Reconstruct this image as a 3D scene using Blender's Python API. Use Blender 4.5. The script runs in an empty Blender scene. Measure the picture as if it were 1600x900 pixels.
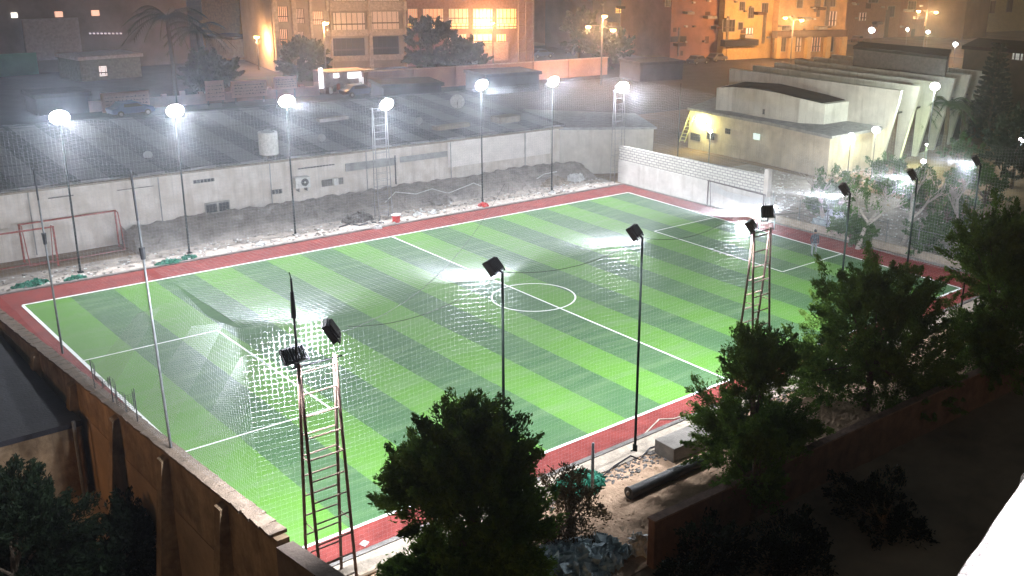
import bpy, math, random
import numpy as np
from mathutils import Vector, Matrix
random.seed(7)
S = bpy.context.scene
COL = S.collection

# ------------------------------------------------------------------ camera
FOC, CAM = 1592.9, Vector((-12.23876, -28.6801, 19.57448))
YAW, PIT, ROL, PX0, PY0 = 0.805205, 0.306423, 0.0460746, 257.4, -36.57
F = Vector((math.sin(YAW)*math.cos(PIT), math.cos(YAW)*math.cos(PIT), -math.sin(PIT)))
R0 = Vector((math.cos(YAW), -math.sin(YAW), 0)); U0 = R0.cross(F)
R = R0*math.cos(ROL) + U0*math.sin(ROL); U = -R0*math.sin(ROL) + U0*math.cos(ROL)
cd = bpy.data.cameras.new('camera'); cam = bpy.data.objects.new('camera', cd); COL.objects.link(cam)
cam.matrix_world = Matrix(((R.x, U.x, -F.x, CAM.x), (R.y, U.y, -F.y, CAM.y), (R.z, U.z, -F.z, CAM.z), (0, 0, 0, 1)))
cd.sensor_width = 36; cd.lens = FOC/1600*36; cd.shift_x = -PX0/1600; cd.shift_y = PY0/1600
cd.clip_start = 0.1; cd.clip_end = 2500
S.camera = cam
# surveying helpers: sight lines from the camera station to known heights / planes
def ray(px, py):
    return F + R*((px-800-PX0)/FOC) + U*((450+PY0-py)/FOC)
def G(px, py, z=0.0):
    d = ray(px, py); return CAM + d*((z-CAM.z)/d.z)
def onX(px, py, v):
    d = ray(px, py); return CAM + d*((v-CAM.x)/d.x)
def onY(px, py, v):
    d = ray(px, py); return CAM + d*((v-CAM.y)/d.y)

# ------------------------------------------------------------------ world, exposure
w = bpy.data.worlds.new('World'); S.world = w; w.use_nodes = True
nt = w.node_tree; bg = nt.nodes['Background']
sky = nt.nodes.new('ShaderNodeTexSky'); sky.sky_type = 'NISHITA'; sky.sun_disc = False
sky.sun_elevation = math.radians(3); sky.sun_rotation = math.radians(250)
nt.links.new(sky.outputs[0], bg.inputs[0]); bg.inputs[1].default_value = 0.06
S.view_settings.view_transform = 'Standard'; S.view_settings.look = 'None'
S.view_settings.exposure = 0.0; S.view_settings.gamma = 1.0
S.render.engine = 'CYCLES'
S.cycles.max_bounces = 5; S.cycles.diffuse_bounces = 3; S.cycles.transparent_max_bounces = 12

FLOOD_W = 7400.0
FAR_W = 6500.0
WHITE = (0.88, 0.93, 1.0)
SODIUM = (1.0, 0.48, 0.17)

# ------------------------------------------------------------------ materials
def lin(c):
    return tuple(((v/255)/12.92 if v/255 <= .04045 else (((v/255)+.055)/1.055)**2.4) for v in c)
_M = {}
def mat(name, col, rough=.85, noise=.25, scale=3.0, metal=0.0, bump=.2, col2=None, detail=5, spec=.3):
    """principled material with a noise-driven colour spread and bump"""
    if name in _M: return _M[name]
    m = bpy.data.materials.new(name); m.use_nodes = True; t = m.node_tree
    b = t.nodes['Principled BSDF']; b.inputs['Roughness'].default_value = rough
    b.inputs['Metallic'].default_value = metal; b.inputs['Specular IOR Level'].default_value = spec
    tc = t.nodes.new('ShaderNodeTexCoord'); n = t.nodes.new('ShaderNodeTexNoise')
    n.inputs['Scale'].default_value = scale; n.inputs['Detail'].default_value = detail
    n.inputs['Roughness'].default_value = .65
    t.links.new(tc.outputs['Object'], n.inputs['Vector'])
    r = t.nodes.new('ShaderNodeValToRGB')
    a = tuple(max(0, v*(1-noise)) for v in col); c = col2 if col2 else tuple(min(1, v*(1+noise)) for v in col)
    r.color_ramp.elements[0].position = .32; r.color_ramp.elements[1].position = .68
    r.color_ramp.elements[0].color = (*a, 1); r.color_ramp.elements[1].color = (*c, 1)
    t.links.new(n.outputs[0], r.inputs[0]); t.links.new(r.outputs[0], b.inputs['Base Color'])
    if bump:
        bp = t.nodes.new('ShaderNodeBump'); bp.inputs['Strength'].default_value = bump
        bp.inputs['Distance'].default_value = .05
        n2 = t.nodes.new('ShaderNodeTexNoise'); n2.inputs['Scale'].default_value = scale*6
        t.links.new(tc.outputs['Object'], n2.inputs['Vector'])
        t.links.new(n2.outputs[0], bp.inputs['Height']); t.links.new(bp.outputs[0], b.inputs['Normal'])
    _M[name] = m; return m
def emit(name, col, s):
    if name in _M: return _M[name]
    m = bpy.data.materials.new(name); m.use_nodes = True; b = m.node_tree.nodes['Principled BSDF']
    b.inputs['Base Color'].default_value = (.8, .8, .8, 1)
    b.inputs['Emission Color'].default_value = (*col, 1); b.inputs['Emission Strength'].default_value = s
    _M[name] = m; return m

# ------------------------------------------------------------------ mesh helpers
class MB:
    def __init__(s): s.v = []; s.f = []
    def add(s, vs, fs):
        o = len(s.v); s.v.extend(tuple(v) for v in vs); s.f.extend(tuple(i+o for i in f) for f in fs); return s
    def box(s, c, d, rz=0, M=None):
        x, y, z = (k/2 for k in d); vs = []
        for q in ((-x,-y,-z),(x,-y,-z),(x,y,-z),(-x,y,-z),(-x,-y,z),(x,-y,z),(x,y,z),(-x,y,z)):
            p = Vector(q)
            if M is not None: p = M @ p
            elif rz: p = Vector((p.x*math.cos(rz)-p.y*math.sin(rz), p.x*math.sin(rz)+p.y*math.cos(rz), p.z))
            vs.append(p+Vector(c))
        return s.add(vs, [(0,3,2,1),(4,5,6,7),(0,1,5,4),(1,2,6,5),(2,3,7,6),(3,0,4,7)])
    def prism(s, pts, z0, z1):
        """pts: ground outline; z0/z1 numbers or lists"""
        n = len(pts); a = z0 if isinstance(z0, (list, tuple)) else [z0]*n; b = z1 if isinstance(z1, (list, tuple)) else [z1]*n
        ar = sum(pts[i][0]*pts[(i+1) % n][1]-pts[(i+1) % n][0]*pts[i][1] for i in range(n))
        if ar < 0: pts = pts[::-1]; a = a[::-1]; b = b[::-1]
        vs = [(p[0], p[1], a[i]) for i, p in enumerate(pts)]+[(p[0], p[1], b[i]) for i, p in enumerate(pts)]
        fs = [tuple(range(n-1, -1, -1)), tuple(range(n, 2*n))]+[(i, (i+1) % n, n+(i+1) % n, n+i) for i in range(n)]
        return s.add(vs, fs)
    def tube(s, pts, r, n=8, r2=None, cap=True):
        pts = [Vector(p) for p in pts]; m = len(pts); r2 = r if r2 is None else r2
        vs = []
        for i, p in enumerate(pts):
            t = (pts[min(i+1, m-1)]-pts[max(i-1, 0)]).normalized()
            a = t.cross(Vector((0, 0, 1))) if abs(t.z) < .95 else t.cross(Vector((1, 0, 0)))
            a.normalize(); b = t.cross(a); rr = r+(r2-r)*i/max(1, m-1)
            for k in range(n):
                an = 2*math.pi*k/n; vs.append(p+a*(rr*math.cos(an))+b*(rr*math.sin(an)))
        fs = [(i*n+k, (i+1)*n+k, (i+1)*n+(k+1) % n, i*n+(k+1) % n) for i in range(m-1) for k in range(n)]
        if cap: fs += [tuple(range(n)), tuple((m-1)*n+k for k in range(n-1, -1, -1))]
        return s.add(vs, fs)
    def blob(s, c, r, seg=10, rings=7, jit=.0):
        c = Vector(c); vs = [c+Vector((0, 0, r[2]))]
        for i in range(1, rings):
            a = math.pi*i/rings
            for k in range(seg):
                b = 2*math.pi*k/seg; j = 1+random.uniform(-jit, jit)
                vs.append(c+Vector((r[0]*math.sin(a)*math.cos(b)*j, r[1]*math.sin(a)*math.sin(b)*j, r[2]*math.cos(a)*j)))
        vs.append(c-Vector((0, 0, r[2]))); L = len(vs)-1
        fs = [(0, 1+k, 1+(k+1) % seg) for k in range(seg)]
        for i in range(rings-2):
            for k in range(seg):
                a = 1+i*seg+k; b = 1+i*seg+(k+1) % seg; fs.append((a, a+seg, b+seg, b))
        fs += [(L, 1+(rings-2)*seg+(k+1) % seg, 1+(rings-2)*seg+k) for k in range(seg)]
        return s.add(vs, fs)
    def build(s, name, m, parent=None, smooth=False, bevel=0):
        me = bpy.data.meshes.new(name); me.from_pydata(s.v, [], s.f); me.update()
        o = bpy.data.objects.new(name, me); COL.objects.link(o)
        for mm in (m if isinstance(m, (list, tuple)) else [m]): me.materials.append(mm)
        if smooth: me.shade_smooth()
        if bevel:
            b = o.modifiers.new('bevel', 'BEVEL'); b.width = bevel; b.segments = 2
        if parent: o.parent = parent
        return o
def tag(o, label=None, cat=None, group=None, kind=None):
    if label: o['label'] = label
    if cat: o['category'] = cat
    if group: o['group'] = group
    if kind: o['kind'] = kind
    return o
def thing(name, label, cat, loc=(0, 0, 0), rz=0, group=None):
    o = bpy.data.objects.new(name, None); COL.objects.link(o); o.location = loc; o.rotation_euler[2] = rz
    o.empty_display_size = .3
    return tag(o, label, cat, group)
def dup(root, loc=None, rz=None, label=None, group=None, scale=None):
    def cp(o, par):
        c = o.copy(); COL.objects.link(c)
        if par: c.parent = par
        for ch in list(o.children): cp(ch, c)
        return c
    r = cp(root, None)
    if loc is not None: r.location = loc
    if rz is not None: r.rotation_euler[2] = rz
    if scale is not None: r.scale = scale
    if label: r['label'] = label
    if group: r['group'] = group
    return r
def lamp(kind, loc, power, col, parent=None, size=None, blend=.6, target=None, radius=.2):
    l = bpy.data.lights.new('light', kind); l.energy = power; l.color = col; l.shadow_soft_size = radius
    o = bpy.data.objects.new('light', l); COL.objects.link(o)
    if kind == 'SPOT': l.spot_size = size; l.spot_blend = blend
    loc = Vector(loc)
    o.location = loc
    if target is not None: o.rotation_euler = Vector(target).to_track_quat('-Z', 'Y').to_euler()
    if parent: o.parent = parent; o.matrix_parent_inverse = Matrix.Translation(parent.location).inverted() if False else Matrix.Identity(4)
    return o

# ------------------------------------------------------------------ ground, pitch, track
LX, LY = 42.75, 30.0
SAND = mat('sandy_earth', (.36, .22, .12), .95, .35, .9, bump=.7, detail=9)
SAND2 = mat('grey_dust', (.30, .27, .25), .95, .35, .7, bump=.6, detail=9)
def sheet(name, x0, x1, y0, y1, z, m, th=.3):
    b = MB(); b.box(((x0+x1)/2, (y0+y1)/2, z-th/2), (x1-x0, y1-y0, th)); return tag(b.build(name, m), kind='structure')
# terrain: dusty earth plane reaching the horizon, with the sunken plot left of the retaining wall
gm = mat('terrain', (.24, .165, .105), .95, .4, .25, bump=.6, detail=10)
def grid(x0, x1, y0, y1, z, nx, ny, amp, b):
    o = len(b.v)
    for j in range(ny+1):
        for i in range(nx+1):
            b.v.append((x0+(x1-x0)*i/nx, y0+(y1-y0)*j/ny, z+random.uniform(-amp, amp) if 0 < i < nx and 0 < j < ny else z))
    for j in range(ny):
        for i in range(nx):
            a = o+j*(nx+1)+i; b.f.append((a, a+1, a+nx+2, a+nx+1))
b = MB()
grid(-1.7, 420, 46, 420, 0, 20, 20, 0, b); grid(-1.7, 60, -1.9, 46, -.02, 2, 2, 0, b)
grid(60, 420, -60, 46, 0, 4, 4, 0, b)
grid(-1.7, 60, -10, -1.9, -.02, 120, 18, .035, b)
grid(-1.7, 60, -60, -10, -.02, 4, 4, 0, b)
grid(-200, -1.7, 27, 420, -.02, 4, 4, 0, b)
grid(-200, -1.7, -60, 27, -3.4, 60, 12, .0, b)
b.add([(-1.7, -60, -3.4), (-1.7, 27, -3.4), (-1.7, 27, -.02), (-1.7, -60, -.02)], [(0, 1, 2, 3)])
b.add([(-1.7, 27, -3.4), (-200, 27, -3.4), (-200, 27, -.02), (-1.7, 27, -.02)], [(0, 1, 2, 3)])
tag(b.build('ground', gm), kind='structure')

b = MB(); grid(-60, 175, 58, 84, .006, 40, 6, 0, b); grid(-60, 175, 90, 125, .006, 40, 6, 0, b); grid(-60, 175, 84, 90, .006, 40, 2, 0, b)
tag(b.build('road', mat('worn_asphalt', (.055, .05, .055), .9, .35, .5, bump=.3, detail=9)), kind='structure')
# turf with mown stripes
m = bpy.data.materials.new('artificial_turf'); m.use_nodes = True; t = m.node_tree; bs = t.nodes['Principled BSDF']
bs.inputs['Roughness'].default_value = .75; bs.inputs['Specular IOR Level'].default_value = .25
tc = t.nodes.new('ShaderNodeTexCoord'); sx = t.nodes.new('ShaderNodeSeparateXYZ'); t.links.new(tc.outputs['Object'], sx.inputs[0])
def math_node(op, a, bb=None):
    n = t.nodes.new('ShaderNodeMath'); n.operation = op
    for i, q in enumerate((a, bb)):
        if q is None: continue
        if isinstance(q, (int, float)): n.inputs[i].default_value = q
        else: t.links.new(q, n.inputs[i])
    return n.outputs[0]
nw = t.nodes.new('ShaderNodeTexNoise'); nw.inputs['Scale'].default_value = 1.6; t.links.new(tc.outputs['Object'], nw.inputs[0])
wob = math_node('MULTIPLY', math_node('SUBTRACT', nw.outputs[0], .5), .10)
st = math_node('MODULO', math_node('FLOOR', math_node('DIVIDE', math_node('ADD', sx.outputs[0], wob), LX/20)), 2)
def mixc(fac, a, c):
    n = t.nodes.new('ShaderNodeMix'); n.data_type = 'RGBA'
    t.links.new(fac, n.inputs[0])
    for k, q in ((6, a), (7, c)):
        if isinstance(q, tuple): n.inputs[k].default_value = (*q, 1)
        else: t.links.new(q, n.inputs[k])
    return n.outputs[2]
n1 = t.nodes.new('ShaderNodeTexNoise'); n1.inputs['Scale'].default_value = .55; n1.inputs['Detail'].default_value = 6; t.links.new(tc.outputs['Object'], n1.inputs[0])
n2 = t.nodes.new('ShaderNodeTexNoise'); n2.inputs['Scale'].default_value = 28; n2.inputs['Detail'].default_value = 3; t.links.new(tc.outputs['Object'], n2.inputs[0])
base = mixc(st, (.092, .218, .022), (.040, .080, .044))
# sand infill lying in the pile, brushed along the pitch
mp = t.nodes.new('ShaderNodeMapping'); mp.inputs['Scale'].default_value = (.25, 1.6, 1); t.links.new(tc.outputs['Object'], mp.inputs[0])
n3 = t.nodes.new('ShaderNodeTexNoise'); n3.inputs['Scale'].default_value = 1.0; n3.inputs['Detail'].default_value = 7; t.links.new(mp.outputs[0], n3.inputs[0])
sf = math_node('MULTIPLY', math_node('MAXIMUM', math_node('SUBTRACT', n3.outputs[0], .45), 0), 1.9)
c1 = mixc(sf, base, (.16, .22, .12))
c2 = mixc(math_node('MULTIPLY', n1.outputs[0], .45), c1, (.055, .15, .03))
c3 = mixc(math_node('MULTIPLY', n2.outputs[0], .35), c2, (.05, .15, .03))
t.links.new(c3, bs.inputs['Base Color'])
bp = t.nodes.new('ShaderNodeBump'); bp.inputs['Strength'].default_value = .5; bp.inputs['Distance'].default_value = .03
t.links.new(n2.outputs[0], bp.inputs['Height']); t.links.new(bp.outputs[0], bs.inputs['Normal'])
TURF = m
# track: red rubber, four sheets round the turf
TR = mat('red_rubber', (.165, .020, .016), .85, .3, 1.2, bump=.3, detail=10, col2=(.21, .038, .031))
b = MB()
Z = .05
def quad(b, pts, z): b.add([(p[0], p[1], z) for p in pts], [(0, 1, 2, 3)])
b.box((LX/2+.6, 15.45, Z-.15), (LX+3.4, 34.1, .3))
b2 = MB()
ox0, ox1, oy0, oy1 = -1.15, 44.9, -1.5, 32.4
tag(MB().prism([(ox0, oy0), (46.0, oy0), (44.45, oy1), (ox0, oy1)], -.2, Z).build('running_track', TR), kind='structure')
tag(MB().prism([(0, 0), (LX, 0), (LX, LY), (0, LY)], Z, Z+.012).build('football_pitch', TURF), kind='structure')
# markings
LM = mat('line_paint', (.72, .74, .72), .8, .12, 6, bump=.1)
b = MB(); zl = Z+.017
def line(x0, y0, x1, y1, wd=.1):
    d = Vector((x1-x0, y1-y0, 0)); n = Vector((-d.y, d.x, 0)).normalized()*wd/2; k = max(1, int(d.length/2))
    for i in range(k):
        a = Vector((x0, y0, 0))+d*(i/k); c = Vector((x0, y0, 0))+d*((i+1)/k)
        quad(b, [a-n, c-n, c+n, a+n], zl)
zl = Z+.016
line(-.07, -.07, LX+.07, -.07, .15); line(-.07, LY+.07, LX+.07, LY+.07, .13); line(-.07, .005, -.07, LY-.005, .15); line(LX+.07, .005, LX+.07, LY-.005, .13)
zl = Z+.020
line(21.4, 0, 21.4, LY, .1)
for sx_, g in ((6.05, 0), (36.5, LX)):
    line(sx_, 8.9, sx_, 20.5, .1); zl = Z+.024
    line(g, 8.9, sx_, 8.9, .09); line(g, 20.5, sx_, 20.5, .09); zl = Z+.020
zl = Z+.024
cx, cy, r = 21.4, 14.75, 2.35
for i in range(48):
    a0, a1 = 2*math.pi*i/48, 2*math.pi*(i+1)/48
    quad(b, [(cx+(r-.05)*math.cos(a0), cy+(r-.05)*math.sin(a0)), (cx+(r+.05)*math.cos(a0), cy+(r+.05)*math.sin(a0)),
             (cx+(r+.05)*math.cos(a1), cy+(r+.05)*math.sin(a1)), (cx+(r-.05)*math.cos(a1), cy+(r-.05)*math.sin(a1))], zl)
for q in ((5.0, 14.7), (37.6, 14.7)):
    quad(b, [(q[0]+.13*math.cos(k*math.pi/2), q[1]+.13*math.sin(k*math.pi/2)) for k in range(4)], zl)
tag(b.build('pitch_markings', LM), kind='structure')
b = MB(); grid(1, 34, -8.3, -2.75, .012, 200, 44, .014, b)
SANDS = mat('trodden_sand', (.44, .28, .175), .95, .45, 1.3, bump=.8, detail=10, col2=(.56, .38, .26))
tag(b.build('sand_strip', SANDS), kind='structure')
# kerbs and concrete aprons
CONC = mat('pale_concrete', (.30, .25, .20), .9, .3, 2.2, bump=.5, detail=9)
DCONC = mat('dark_concrete', (.16, .145, .135), .9, .35, 2.0, bump=.5, detail=9)
b = MB()
b.prism([(-1.2, -1.72), (46.3, -1.72), (46.3, -1.5), (-1.2, -1.5)], -.2, .12)
b.prism([(-1.15, 32.4), (44.5, 32.4), (44.5, 32.62), (-1.15, 32.62)], -.2, .12)
b.prism([(46.0, -1.5), (46.2, -1.5), (44.65, 32.4), (44.45, 32.4)], -.2, .12)
tag(b.build('kerb', DCONC), kind='structure')
b = MB(); grid(-1.1, 44.5, 32.62, 35.6, .04, 120, 8, .05, b)
tag(b.build('far_apron', mat('littered_concrete', (.36, .31, .27), .9, .35, 1.6, bump=.6, detail=10)), kind='structure')
b = MB(); grid(-1.1, 46, -2.75, -1.72, .07, 130, 4, .025, b)
tag(b.build('near_apron', CONC), kind='structure')
b = MB(); grid(46.3, 60, -3, 32, .02, 30, 60, .05, b)
tag(b.build('garden_soil', SAND2), kind='structure')

# ------------------------------------------------------------------ nets
def net_mat(name, col):
    return mat(name, col, .6, .1, 5, bump=0, spec=.4)
NETM = net_mat('white_netting_twine', (.42, .43, .45))
NETG = net_mat('grey_netting_twine', (.42, .44, .46))
def strands(fn, nu, nv, ku, kv, th, name, m, label, cat='net'):
    """fn(u,v)->Vector over 0..1; nu lines along v, nv lines along u; triangular-section twine"""
    vs, fs = [], []
    def run(pts):
        o = len(vs); n = len(pts)
        for i, p in enumerate(pts):
            t_ = (pts[min(i+1, n-1)]-pts[max(i-1, 0)]).normalized()
            a = t_.cross(Vector((0, 0, 1)));
            if a.length < .05: a = t_.cross(Vector((0, 1, 0)))
            a.normalize(); c = t_.cross(a)
            for k in range(3):
                an = 2.094*k+.5; vs.append(p+a*(th*math.cos(an))+c*(th*math.sin(an)))
        for i in range(n-1):
            for k in range(3): fs.append((o+i*3+k, o+(i+1)*3+k, o+(i+1)*3+(k+1) % 3, o+i*3+(k+1) % 3))
    for i in range(nu+1): run([fn(i/nu, j/kv) for j in range(kv+1)])
    for j in range(nv+1): run([fn(i/ku, j/nv) for i in range(ku+1)])
    me = bpy.data.meshes.new(name); me.from_pydata([tuple(v) for v in vs], [], fs); me.materials.append(m); me.update()
    o = bpy.data.objects.new(name, me); COL.objects.link(o); return tag(o, label, cat)
NX0, NX1, NY0, NY1, NZ = -1.5, 45.0, -1.68, 34.0, 8.75
bays_x = [0.0, .18, .315, .43, .595, .715, .85, 1.0]
def fold(u, v, a): return a*(math.sin(u*9.1+v*5.0)*.5+math.sin(u*23+v*11+1.3)*.3+math.sin(v*31-u*7)*.2)
def ceil_fn(u, v):
    x = NX0+(NX1-NX0)*u; y = NY0+(NY1-NY0)*v
    e = min(u, 1-u, v, 1-v)
    sag = .75*(1-math.exp(-e*7)) * (.55+.45*math.sin(math.pi*u*1.0))
    fr = math.sin(math.pi*((x+1.5) % 6.6)/6.6)*.28*(1-v)**4
    return Vector((x, y, NZ-sag*.8-fr+.05*fold(u*2, v*2, 1)))
strands(ceil_fn, 258, 200, 44, 36, .0012, 'roof_net', NETM, 'white mesh net stretched over the whole pitch just below the floodlights', 'netting')
def side_fn(ax, val, a0, a1, z0, z1, sagtop=.35, bays=7):
    def fn(u, v):
        p = a0+(a1-a0)*u
        z = z0+(z1-z0-sagtop*math.sin(math.pi*((u*bays) % 1)))*v
        q = val+.06*fold(u*3, v, 1)
        return Vector((q, p, z)) if ax == 0 else Vector((p, q, z))
    return fn
strands(side_fn(1, 34.05, NX0, NX1, .15, NZ), 232, 43, 60, 8, .0034, 'side_net', NETM, 'tall mesh net hung along the far touchline in front of the long shed', 'netting')
strands(side_fn(0, 45.25, NY0, NY1, .15, NZ), 181, 43, 40, 8, .0034, 'side_net', NETM, 'tall mesh net hung behind the right goal line by the garden', 'netting')
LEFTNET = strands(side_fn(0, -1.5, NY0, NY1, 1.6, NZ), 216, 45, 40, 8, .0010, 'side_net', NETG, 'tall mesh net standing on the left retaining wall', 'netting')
strands(side_fn(1, NY0, NX0, NX1, .15, NZ), 282, 53, 60, 8, .0009, 'side_net', NETG, 'tall mesh net hung along the near touchline between the black poles', 'netting')

# denser net strips added to imitate pale moire bands of light on the left net
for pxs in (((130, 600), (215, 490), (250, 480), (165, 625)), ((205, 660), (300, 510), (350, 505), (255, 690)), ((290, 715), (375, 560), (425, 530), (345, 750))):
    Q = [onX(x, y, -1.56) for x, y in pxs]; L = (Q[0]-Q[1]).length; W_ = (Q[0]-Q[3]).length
    o = strands(lambda u, v: Q[0].lerp(Q[3], u).lerp(Q[1].lerp(Q[2], u), v), max(3, int(W_/.14)), max(3, int(L/.14)), 6, 12, .0015, 'net_light_band', NETM, None, None)
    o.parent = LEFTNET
# ------------------------------------------------------------------ floodlights
BLK = mat('black_housing', (.018, .018, .022), .5, .2, 8, bump=.1)
POLEB = mat('dark_green_pole', (.010, .014, .012), .85, .3, 6, bump=.1, spec=.05)
POLEG = mat('galvanised_pole', (.17, .18, .19), .45, .3, 5, metal=.5, bump=.2)
RUST = mat('rusty_steel', (.13, .085, .07), .7, .45, 6, metal=.3, bump=.4)
PALES = mat('pale_painted_steel', (.26, .26, .28), .6, .25, 4, bump=.2)
GLASS = emit('floodlight_glass', (.93, .96, 1.0), 90)
def floodhead(parent, loc, yaw, tilt, size, power, target, cone=165, name='floodlight', round_=False):
    """housing with ribs, yoke and a lit glass; yaw: direction it faces in plan, tilt down from horizontal"""
    sx_, sz_ = size
    Mx = Matrix.Rotation(yaw-math.pi/2, 3, 'Z') @ Matrix.Rotation(-tilt, 3, 'X')   # local +Y is the beam
    L = Vector(loc)
    b = MB()
    def bx(c, d): b.box(L+Mx @ Vector(c), d, M=Mx)
    if round_:  # oversized round head: lamp glare put into the shape of its glass
        R1 = sx_*.5; ax = Mx @ Vector((0, 1, 0))
        b.tube([L-ax*.28, L-ax*.12, L+ax*.06], R1*.35, 20, R1); h = b.build(name, BLK, parent)
        g = MB(); g.blob((0, 0, 0), (R1*.96, .14, R1*.96), 24, 14); g.v = [tuple(L+ax*.06+Mx @ Vector(v)) for v in g.v]; g.build('lamp_glass', GLASS, h, smooth=True)
        y = MB()
        for s in (-1, 1): y.box(L+Mx @ Vector((s*(R1+.04), 0, -R1*.5)), (.03, .06, R1*1.1), M=Mx)
        y.box(L+Mx @ Vector((0, 0, -R1*1.05)), (R1*2+.1, .06, .03), M=Mx); y.build('yoke', BLK, h)
        lp = lamp('SPOT', L+Mx @ Vector((0, .26, 0)), power, WHITE, parent, math.radians(cone), .3, None, .3)
        lp.rotation_euler = (Vector(target)-Vector(parent.location)-L).to_track_quat('-Z', 'Y').to_euler()
        return h
    bx((0, 0, 0), (sx_, .10, sz_))
    bx((0, .075, sz_/2+.01), (sx_+.03, .16, .035)); bx((0, .075, -sz_/2-.01), (sx_+.03, .16, .035))
    bx((sx_/2+.005, .075, 0), (.03, .16, sz_+.05)); bx((-sx_/2-.005, .075, 0), (.03, .16, sz_+.05))
    for k in range(7): bx((-sx_/2+sx_*(k+.5)/7, -.085, 0), (.02, .07, sz_*.85))
    h = b.build(name, BLK, parent)
    g = MB(); g.box(L+Mx @ Vector((0, .062, 0)), (sx_*.93, .02, sz_*.93), M=Mx); g.build('lamp_glass', GLASS, h)
    y = MB()
    for s in (-1, 1): y.box(L+Mx @ Vector((s*(sx_/2+.04), -.03, -sz_*.28)), (.02, .05, sz_*.7), M=Mx)
    y.box(L+Mx @ Vector((0, -.03, -sz_*.64)), (sx_+.1, .05, .025), M=Mx); y.build('yoke', BLK, h)
    lp = lamp('SPOT', L+Mx @ Vector((0, .12, 0)), power, WHITE, parent, math.radians(cone), .3, None, .16)
    wl = Vector(parent.location)+L+Mx @ Vector((0, .12, 0))
    lp.rotation_euler = (Vector(target)-wl).to_track_quat('-Z', 'Y').to_euler()
    return h
def flood_pole(label, x, y, h, yaw, tilt, target, mat_, r=.055, size=(.62, .48), power=FLOOD_W, group=None, head_off=(-.18, .12)):
    t_ = thing('floodlight_pole', label, 'floodlight', (x, y, .0), 0, group)
    b = MB(); b.tube([(0, 0, 0), (0, 0, h*.5), (0, 0, h)], r, 10, r*.85); b.build('pole', mat_, t_, smooth=True)
    b = MB(); b.box((0, 0, .03), (.3, .3, .06)); b.box((0, 0, .2), (.05, .22, .3)); b.build('base_plate', mat_, t_)
    b = MB(); b.tube([(0, 0, h-.02), (head_off[0]*.4, head_off[1]*.4, h+.08), (head_off[0], head_off[1], h+.12)], .04, 8); b.build('bracket', BLK, t_)
    floodhead(t_, (head_off[0], head_off[1]+.08, h+.22), yaw, tilt, size, power, target, round_=size[0] > .8)
    return t_
near = 'black floodlight poles along the near touchline'
ny = -2.3
npole = [
 (785, 411, 'black floodlight pole standing behind the big near tree, lamp in front of the centre circle', 6.9),
 (1004, 357, 'black floodlight pole standing by the concrete block and pipe', 13.15),
 (1329, 289, 'black floodlight pole, first to the right of the right ladder tower', 26.2),
 (1434, 266, 'black floodlight pole in front of the bare pale trees of the garden', 31.9),
 (1533, 244, 'rightmost black floodlight pole, rising above the dark tree crown', 38.2)]
for px, py, lb, x in npole:
    p = onY(px, py+8, ny); h = p.z
    flood_pole(lb, p.x, ny, h-.15, math.radians(118), math.radians(38), (p.x-4.5, 14, 0), POLEB, power=FLOOD_W*(1.0 if x < 20 else .7), group=near)
far = 'floodlight poles along the far touchline'
for px, py, lb in [(92, 180, 'leftmost lit floodlight pole, beside the old red goal frames'), (273, 170, 'lit floodlight pole at the shed, second from the left in the far row'),
                   (447, 155, 'lit floodlight pole in front of the white roof tank of the shed'), (752, 130, 'lit floodlight pole right of the far ladder tower, beside the white dish on the roof'),
                   (864, 125, 'lit floodlight pole in front of the rubble heap, next to the far corner tower')]:
    p = onY(px, py, 34.1)
    flood_pole(lb, p.x, 34.15, p.z-.3, math.radians(-100), math.radians(30), (p.x*.85+3, 17, 0), POLEB, size=(.98, .7), power=FAR_W, group=far, head_off=(0, -.12))

# ladder towers: four steel rails leaning together at the top, rungs on both faces
def ladder_tower(label, x0, y0, wdt, spread, h, col, n, heads, mast=None, top_spread=.12, thin=1.0):
    t_ = thing('ladder_tower', label, 'lighting tower', (x0, y0, 0), 0, 'steel ladder towers carrying floodlights')
    for s in (-1, 1):
        for k in (0, 1):
            xx = k*wdt; b = MB()
            b.tube([(xx, s*spread, 0), (xx*.96+.02*wdt, s*top_spread, h*.78), (xx*.96+.02*wdt, s*.04, h)], .05*thin, 8)
            b.build('rail', col, t_, smooth=True)
        for i in range(n):
            z = .45+(h-.7)*i/(n-1)
            f = z/(h*.78) if z < h*.78 else 1
            yy = s*(spread+(top_spread-spread)*f) if z < h*.78 else s*(top_spread+(.04-top_spread)*(z-h*.78)/(h*.22))
            xi = .0+.02*wdt*min(1, f)
            if s == 1 and z > h*.74: continue
            b = MB(); b.tube([(xi, yy, z), (wdt-xi, yy, z+random.uniform(-.01, .01))], .026*thin, 6); b.build('rung', col, t_)
    for z in (h*.3, h*.6):
        f = z/(h*.78); yy = spread+(top_spread-spread)*f
        b = MB()
        for xx in (0.02, wdt-.02): b.tube([(xx, -yy, z), (xx, yy, z)], .018, 6)
        b.build('cross_tie', col, t_)
    if mast:
        b = MB(); b.tube([(0, 0, h-.6), (-.02, 0, h+mast)], .045, 8, .03); b.build('mast', BLK, t_)
        b = MB(); b.tube([(-.02, 0, h+mast*.55), (-.02, 0, h+mast*.85)], .075, 8, .05); b.tube([(-.02, 0, h+mast), (-.05, .02, h+mast+.18)], .012, 5); b.build('mast_wrap', BLK, t_)
    for (hx, hy, hz, yaw, tilt, tg, sz, pw) in heads:
        b = MB(); b.tube([(hx, hy-.02, hz-.45), (hx, hy-.05, hz-.1)], .03, 6); b.tube([(-.2, 0, h-.08), (wdt+.2, 0, h-.08)], .025, 6); b.build('bracket', BLK, t_)
        floodhead(t_, (hx, hy, hz), yaw, tilt, sz, pw, tg, round_=sz[0] > .8)
    return t_
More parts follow.
